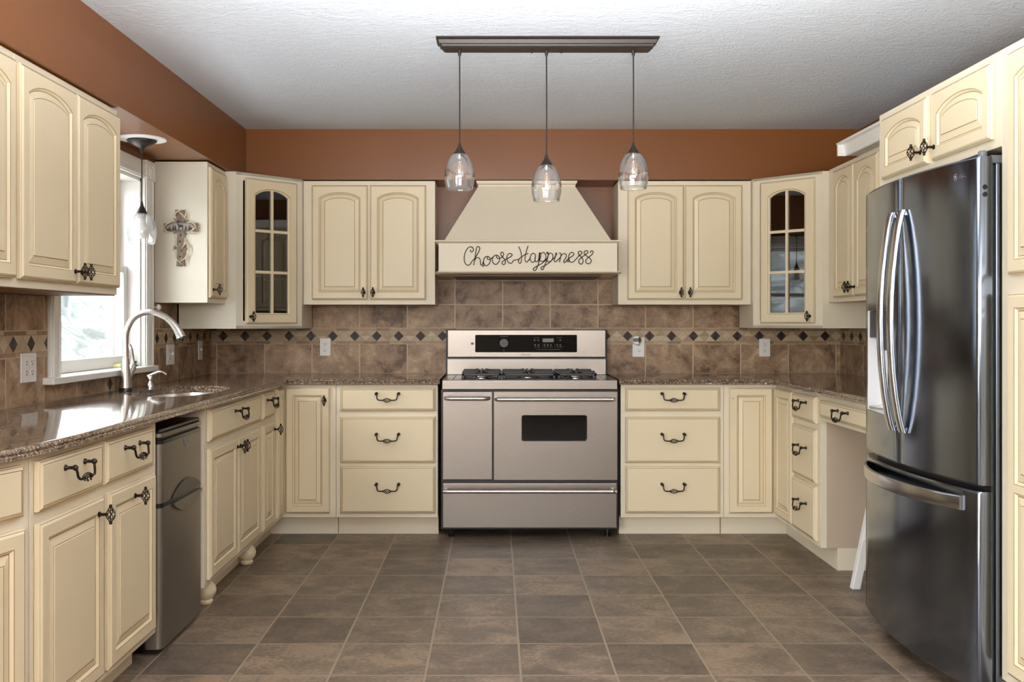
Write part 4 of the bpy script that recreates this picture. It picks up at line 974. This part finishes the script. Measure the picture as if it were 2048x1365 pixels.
for dx_, zc, zg, zb in ((-0.3655, 1.992, 1.945, 1.797), (-0.0025, 1.944, 1.8975, 1.749), (0.3605, 1.992, 1.947, 1.799)):
    MB().lathe([(0.008, -0.044), (0.0065, -0.062), (0.004, -0.068)], (dx_, 0, 0), 12).build('cord_grip', 'bronze_fixture', t)
    pendant(t, LX + dx_, LY, ZC - 0.066, zc, zg, zb, 0.0635, 'clear', base)
for dx_ in (-0.064, 0.060): MB().lathe([(0.004, -0.044), (0.0045, -0.052), (0.002, -0.056)], (dx_, 0, 0), 10).build('screw', 'bronze_fixture', t)
SX, SY, SZ = -1.672, 4.55, 2.1115
t = thing('pendant_light', 'single glass pendant on a white medallion over the sink', 'light', (SX, SY, SZ)); base = (SX, SY, SZ)
MB().lathe([(0.113, -0.0005), (0.112, -0.006), (0.10, -0.008), (0.03, -0.008)], (0, 0, 0), 40).build('medallion', 'ceramic_white', t, smooth=40)
MB().lathe([(0.067, -0.0085), (0.067, -0.016), (0.060, -0.018), (0.058, -0.022), (0.040, -0.032), (0.016, -0.042), (0.010, -0.050), (0.008, -0.066)], (0, 0, 0), 32).build('canopy', 'bronze_fixture', t, smooth=40)
pendant(t, SX, SY, SZ - 0.066, 1.815, 1.757, 1.616, 0.0675, 'white', base)

# ------------------------------------------------------------------ cross ornament on the cabinet side
k = 1 / 10.5 / 373.0
t = thing('wall_cross', 'rustic wooden cross with antlers hung on the cabinet side', 'cross', ((362 - 991) / 373.0, 5.1595, 1.235 + (648 - 468) / 373.0))
cx, cz = (362 - 320) * 10.5, (468 - 410) * 10.5
C_ = lambda x, y, d=0: ((x - cx) * k, d, -(y - cz) * k)
def board(pts, y0, y1, nm, mat, bev=0.0015):
    mb = MB().prism_y([((x - cx) * k, -(y - cz) * k) for x, y in pts], y0, y1); return mb.build(nm, mat, t, bevel=bev)
board([(330, 110), (440, 118), (545, 108), (550, 250), (535, 400), (530, 560), (540, 800), (545, 1000), (530, 1120), (545, 1290), (480, 1280), (460, 1300), (400, 1282), (355, 1290), (375, 1120), (370, 900), (378, 560), (360, 400), (350, 250)], -0.012, -0.0005, 'vertical_board', 'weathered_wood')
board([(90, 395), (200, 385), (360, 380), (560, 385), (700, 390), (825, 385), (815, 470), (835, 560), (700, 565), (560, 560), (360, 560), (200, 565), (95, 560), (108, 470)], -0.017, -0.0125, 'horizontal_board', 'weathered_wood')
board([(150, 480), (280, 398), (380, 398), (560, 398), (650, 400), (770, 490), (690, 540), (500, 545), (280, 545)], -0.020, -0.0175, 'plaque', 'plaque', 0.001)
def sil(pts): return [((x - cx) * k, -(y - cz) * k) for x, y in pts]
mb = MB()
for bx_, tz in ((230, 465), (310, 410), (350, 425), (570, 440), (645, 425), (680, 470)):
    mb.prism_y(sil([(bx_ - 26, 530), (bx_ + 26, 530), (bx_ + 12, 490), (bx_ + 16, 488), (bx_, tz), (bx_ - 16, 488), (bx_ - 12, 490)]), -0.0215, -0.0202)
mb.build('tree_silhouette', 'silhouette', t)
mb = MB().prism_y(sil([(410, 410), (440, 425), (500, 425), (515, 450), (510, 530), (495, 530), (490, 475), (440, 480), (430, 535), (412, 535), (418, 450), (395, 425), (385, 400)]), -0.0217, -0.0202)
for a, b in (((395, 395), (385, 330)), ((400, 390), (430, 370)), ((430, 370), (455, 340)), ((405, 375), (400, 330)), ((425, 372), (425, 345))): mb.tube([C_(*a, -0.021), C_(*b, -0.021)], 0.0012, 5)
mb.box(*[v for p in ((C_(160, 0)[0], C_(690, 0)[0]), (-0.0214, -0.0202)) for v in p], C_(0, 540)[2], C_(0, 532)[2]); mb.build('deer_silhouette', 'silhouette', t)
for A in ([(340, 240), (365, 175), (420, 140), (480, 118)], [(430, 160), (500, 215), (550, 275), (570, 340)], [(545, 270), (575, 190), (560, 120)], [(125, 455), (190, 400), (270, 360), (330, 350)],
          [(110, 470), (130, 530), (170, 565), (280, 600)], [(640, 365), (700, 375), (760, 430), (795, 510)], [(770, 490), (720, 530), (660, 575), (640, 605)], [(660, 600), (740, 580), (815, 600)],
          [(335, 640), (350, 740), (340, 820), (400, 890)], [(550, 700), (555, 790), (530, 860), (480, 910)], [(560, 790), (620, 860), (640, 960), (610, 1040)], [(330, 980), (345, 1080), (380, 1150), (470, 1245)],
          [(610, 1030), (580, 1090), (520, 1150), (450, 1195)], [(600, 1030), (575, 1120), (570, 1290)], [(345, 830), (310, 880), (305, 980)], [(270, 285), (300, 320), (340, 340)]):
    P = catmull([C_(x, y, -0.022 if 380 < y < 600 or y < 300 else -0.018) for x, y in A], 4); n = len(P)
    MB().tube(P, [0.0052 * (1 - 0.75 * abs(2 * i / (n - 1) - 0.7) / 1.3) for i in range(n)], 7).build('antler', 'antler', t, smooth=60)
for x, y in ((320, 330), (590, 340), (335, 600), (570, 610), (335, 910), (565, 910)):
    mb = MB(); rd = random.Random(x + y)
    for i in range(7):
        a = rd.uniform(0, 2 * PI); l_ = rd.uniform(20, 48)
        mb.tube([C_(x, y, -0.014), C_(x + l_ * math.cos(a), y + l_ * math.sin(a), -0.016)], [0.0045, 0.001], 5)
    mb.build('pine_sprig', 'weathered_wood', t)
for x, y in ((458, 645), (435, 775), (465, 965), (438, 1090)):
    MB().lathe([(0.0042, -0.012), (0.0042, -0.014), (0.002, -0.0155)], C_(x, y), 8, 0, 'y').build('nail', 'silhouette', t)

# ------------------------------------------------------------------ outlets and switches
def plate(name, label, loc, rz, w, h, kind, group='electrical plates on the backsplash', cat='outlet'):
    t = thing(name, label, cat, loc, rz, group)
    MB().prism_y(rrect(-w / 2, w / 2, -h / 2, h / 2, 0.004, 3), -0.006, -0.0005).build('cover_plate', 'white_plastic', t, bevel=0.0015)
    def recept(x, z):
        mb = MB().lathe([(0.0165, -0.0062), (0.0165, -0.0075), (0.015, -0.008)], (x, 0, z), 20, 0, 'y', sy=0.84); o = mb.build('receptacle', 'white_plastic', t, smooth=40)
        m2 = MB().box(x - 0.0075, x - 0.0055, -0.0086, -0.0079, z + 0.0005, z + 0.009).box(x + 0.0055, x + 0.0075, -0.0086, -0.0079, z + 0.001, z + 0.008); m2.lathe([(0.003, -0.0079), (0.003, -0.0086)], (x, 0, z - 0.0065), 10, 0, 'y'); m2.build('slots', 'slot_dark', o)
    if kind == 'duplex':
        for z in (-0.0195, 0.0195): recept(0, z)
    if kind == 'quad':
        for x in (-0.023, 0.023):
            for z in (-0.0195, 0.0195): recept(x, z)
    if kind == 'mixed':
        for z in (-0.0195, 0.0195): recept(-0.023, z)
        MB().box(0.018, 0.028, -0.016, -0.006, -0.004, 0.010).build('toggle', 'white_plastic', t, bevel=0.002)
    if kind == 'switch': MB().box(-0.005, 0.005, -0.016, -0.006, -0.004, 0.010).build('toggle', 'white_plastic', t, bevel=0.002)
    return t
SF = 0.0095
plate('wall_outlet', 'white four-socket outlet plate left of the window', (XL + SF, 3.745, 1.064), 90, 0.122, 0.114, 'quad')
plate('wall_outlet', 'white double plate just right of the window behind the faucet', (XL + SF, 5.38, 1.063), 90, 0.122, 0.114, 'mixed')
plate('wall_switch', 'white switch plate on the left wall nearest the corner', (XL + SF, 5.925, 1.073), 90, 0.078, 0.118, 'switch', cat='switch')
plate('wall_outlet', 'white duplex outlet on the back wall left of the range', (-1.089, YB - SF, 1.086), 0, 0.068, 0.112, 'duplex')
plate('wall_outlet', 'white duplex outlet behind the plugged-in device', (0.915, YB - SF, 1.085), 0, 0.076, 0.126, 'duplex')
plate('wall_outlet', 'white duplex outlet under the right glass-door corner cabinet', (1.722, YB - SF, 1.082), 0, 0.070, 0.114, 'duplex')
t = thing('plug_in_device', 'round grey and white device plugged into the outlet right of the range', 'device', (0.899, YB - SF - 0.0088, 1.131))
MB().lathe([(0.028, -0.0005), (0.030, -0.008), (0.030, -0.026), (0.025, -0.032)], (0, 0, 0), 28, 0, 'y').build('housing', 'white_plastic', t, smooth=40)
MB().prism_y(rrect(-0.026, 0.010, -0.011, 0.012, 0.010), -0.0335, -0.0322).build('screen', 'grey_plastic', t)
MB().prism_y([(0.010, -0.016), (0.017, -0.018), (0.026, -0.006), (0.026, 0.008), (0.017, 0.019), (0.010, 0.016)], -0.0345, -0.0322).build('dial', 'slot_dark', t)
# ------------------------------------------------------------------ small things
o = MB().lathe([(0.006, 0), (0.006, 0.012), (0.016, 0.018), (0.017, 0.026), (0.010, 0.034)], (0, 0, 0), 20, 0, 'x').build('blind_cord_cleat', 'white_plastic', None, (XL + 0.0095, 5.135, 1.322), smooth=50)
tag(o, 'white round peg on the wall at the window casing', 'peg')
t = thing('glass_plaque', 'round clear glass keepsake on a black base on the window sill', 'ornament', (-1.87, 4.925, 1.0168))
MB().lathe([(0.045, -0.003), (0.045, 0.003)], (0, 0, 0.062), 32, 0, 'y').build('glass_disc', 'disc_glass', t)
mb = MB().box(-0.035, 0.035, -0.012, 0.012, 0.0002, 0.010).box(-0.028, 0.028, -0.010, 0.010, 0.010, 0.018).box(-0.034, -0.018, -0.008, 0.008, 0.018, 0.028).box(0.018, 0.034, -0.008, 0.008, 0.018, 0.028); mb.build('stand', 'black_plastic', t)
mb = MB()
for zz, w_ in ((0.084, 0.024), (0.073, 0.027), (0.062, 0.025), (0.051, 0.016)):
    mb.tube([(-w_ + 2 * w_ * i / 14, -0.0034, zz + 0.0015 * math.sin(i * 2.3)) for i in range(15)], 0.0006, 4)
mb.build('inscription', 'silhouette', t)
o = MB().box(-0.03, 0.03, -0.035, 0.035, 0, 0.018).build('sponge', 'yellow_sponge', None, (-1.89, 4.80, 1.0168), bevel=0.006, segs=3); tag(o, 'pale yellow sponge on the window sill behind the faucet', 'sponge')
# white grille lying on the right wall cabinets
t = thing('vent_grille', 'white louvered plastic vent lying on top of the right wall cabinets', 'vent', (1.94, 4.71, UT + 0.0105))
mb = MB(); L2_ = 0.47
sec = [(-0.105, 0.004), (-0.100, 0.0), (0.10, 0.0), (0.105, 0.004), (0.115, 0.06), (0.145, 0.062), (0.145, 0.07), (0.108, 0.07), (0.098, 0.008), (-0.098, 0.008), (-0.108, 0.07), (-0.145, 0.07), (-0.150, 0.066), (-0.145, 0.058), (-0.115, 0.060)]
mb.loops([[(x, -L2_ , z) for x, z in sec], [(x, L2_ - 0.12, z) for x, z in sec]], 0, 0, 0); mb.box(-0.145, 0.145, L2_ - 0.135, L2_ - 0.12, 0.0, 0.07)
mb.build('tray', 'white_plastic', t)
mb = MB()
for i in range(30):
    y = -L2_ + 0.02 + 0.027 * i
    if y < L2_ - 0.15: mb.box(-0.094, -0.040, y, y + 0.012, -0.0004, 0.0)
mb.build('louvers', 'grey_plastic', t)
# stool tucked at the desk
t = thing('stool', 'white wooden stool with splayed legs half hidden behind the refrigerator', 'stool', (1.88, 4.30, 0))
for sx in (-1, 1):
    for sy in (-1, 1):
        a = (0.205 * sx, 0.185 * sy); b = (0.115 * sx, 0.11 * sy); hw_ = 0.019
        mb = MB(); mb.loops([[(a[0] + u_ * hw_, a[1] + v_ * hw_, 0.0005) for u_, v_ in ((-1, -1), (1, -1), (1, 1), (-1, 1))], [(b[0] + u_ * hw_, b[1] + v_ * hw_, 0.605) for u_, v_ in ((-1, -1), (1, -1), (1, 1), (-1, 1))]], 0, 0, 0)
        mb.build('leg', 'white_painted', t, bevel=0.003)
for s_ in (-1, 1):
    MB().tube([(-0.18, 0.163 * s_, 0.18), (0.18, 0.163 * s_, 0.18)], 0.011, 10).build('stretcher', 'white_painted', t)
    MB().tube([(0.172 * s_, -0.155, 0.24), (0.172 * s_, 0.155, 0.24)], 0.011, 10).build('stretcher', 'white_painted', t)
MB().prism(rrect(-0.17, 0.17, -0.165, 0.165, 0.03), 0.6055, 0.635).build('seat', 'white_painted', t, bevel=0.006)

# ------------------------------------------------------------------ light
def area(name, loc, rot, sx, sy, power, col=(1, 1, 1), spread=180):
    l = bpy.data.lights.new(name, 'AREA'); l.shape = 'RECTANGLE'; l.size = sx; l.size_y = sy; l.energy = power; l.color = col; l.spread = math.radians(spread)
    o = bpy.data.objects.new(name, l); COL.objects.link(o); o.location = loc; o.rotation_euler = rot; return o
area('daylight_left_windows', (XL - 0.02, (GY0 + GY1) / 2, (GZ0 + GZ1) / 2), (0, -PI / 2, 0), GZ1 - GZ0 - 0.1, GY1 - GY0 - 0.1, 95, (1.0, 0.965, 0.92))
area('rear_fill_light', (0.2, YF + 0.03, 1.84), (PI / 2, 0, 0), 3.4, 0.9, 105, (1.0, 0.98, 0.95))  # added frontal fill for the low back cabinets, not a real window
area('ceiling_fill_light', (0.1, 1.5, 1.35), (PI - 0.5, 0, 0), 0.9, 0.6, 112, (0.985, 0.99, 1.0), 118)  # added fill aimed up to brighten the ceiling; unseen, no fixture
pl = area('window_portal', (XL - 0.15, (WY0 + WY1) / 2, 1.5), (0, -PI / 2, 0), 0.95, 0.94, 1); pl.data.cycles.is_portal = True
wd = bpy.data.worlds.new('sky'); sc.world = wd; wd.use_nodes = True
bg_ = wd.node_tree.nodes['Background']; bg_.inputs[0].default_value = (0.92, 0.96, 1.0, 1); bg_.inputs[1].default_value = 10.0
# ------------------------------------------------------------------ camera
cam = bpy.data.cameras.new('camera'); co = bpy.data.objects.new('camera', cam); COL.objects.link(co)
co.location = (0, 0, 1.235); co.rotation_euler = (PI / 2, 0, 0)
cam.sensor_fit = 'HORIZONTAL'; cam.sensor_width = 36; cam.lens = 36 * 1925 / 2048
cam.shift_x = (1024 - 991) / 2048; cam.shift_y = -(682.5 - 648) / 2048; cam.clip_start = 0.05
sc.camera = co
vs = sc.view_settings; vs.view_transform = 'Standard'; vs.look = 'None'; vs.exposure = 0.22; vs.gamma = 1; vs.use_curve_mapping = False
cy = sc.cycles; cy.use_denoising = True; cy.max_bounces = 10; cy.diffuse_bounces = 5; cy.glossy_bounces = 5; cy.transparent_max_bounces = 16; cy.caustics_reflective = False; cy.caustics_refractive = False; cy.sample_clamp_indirect = 6
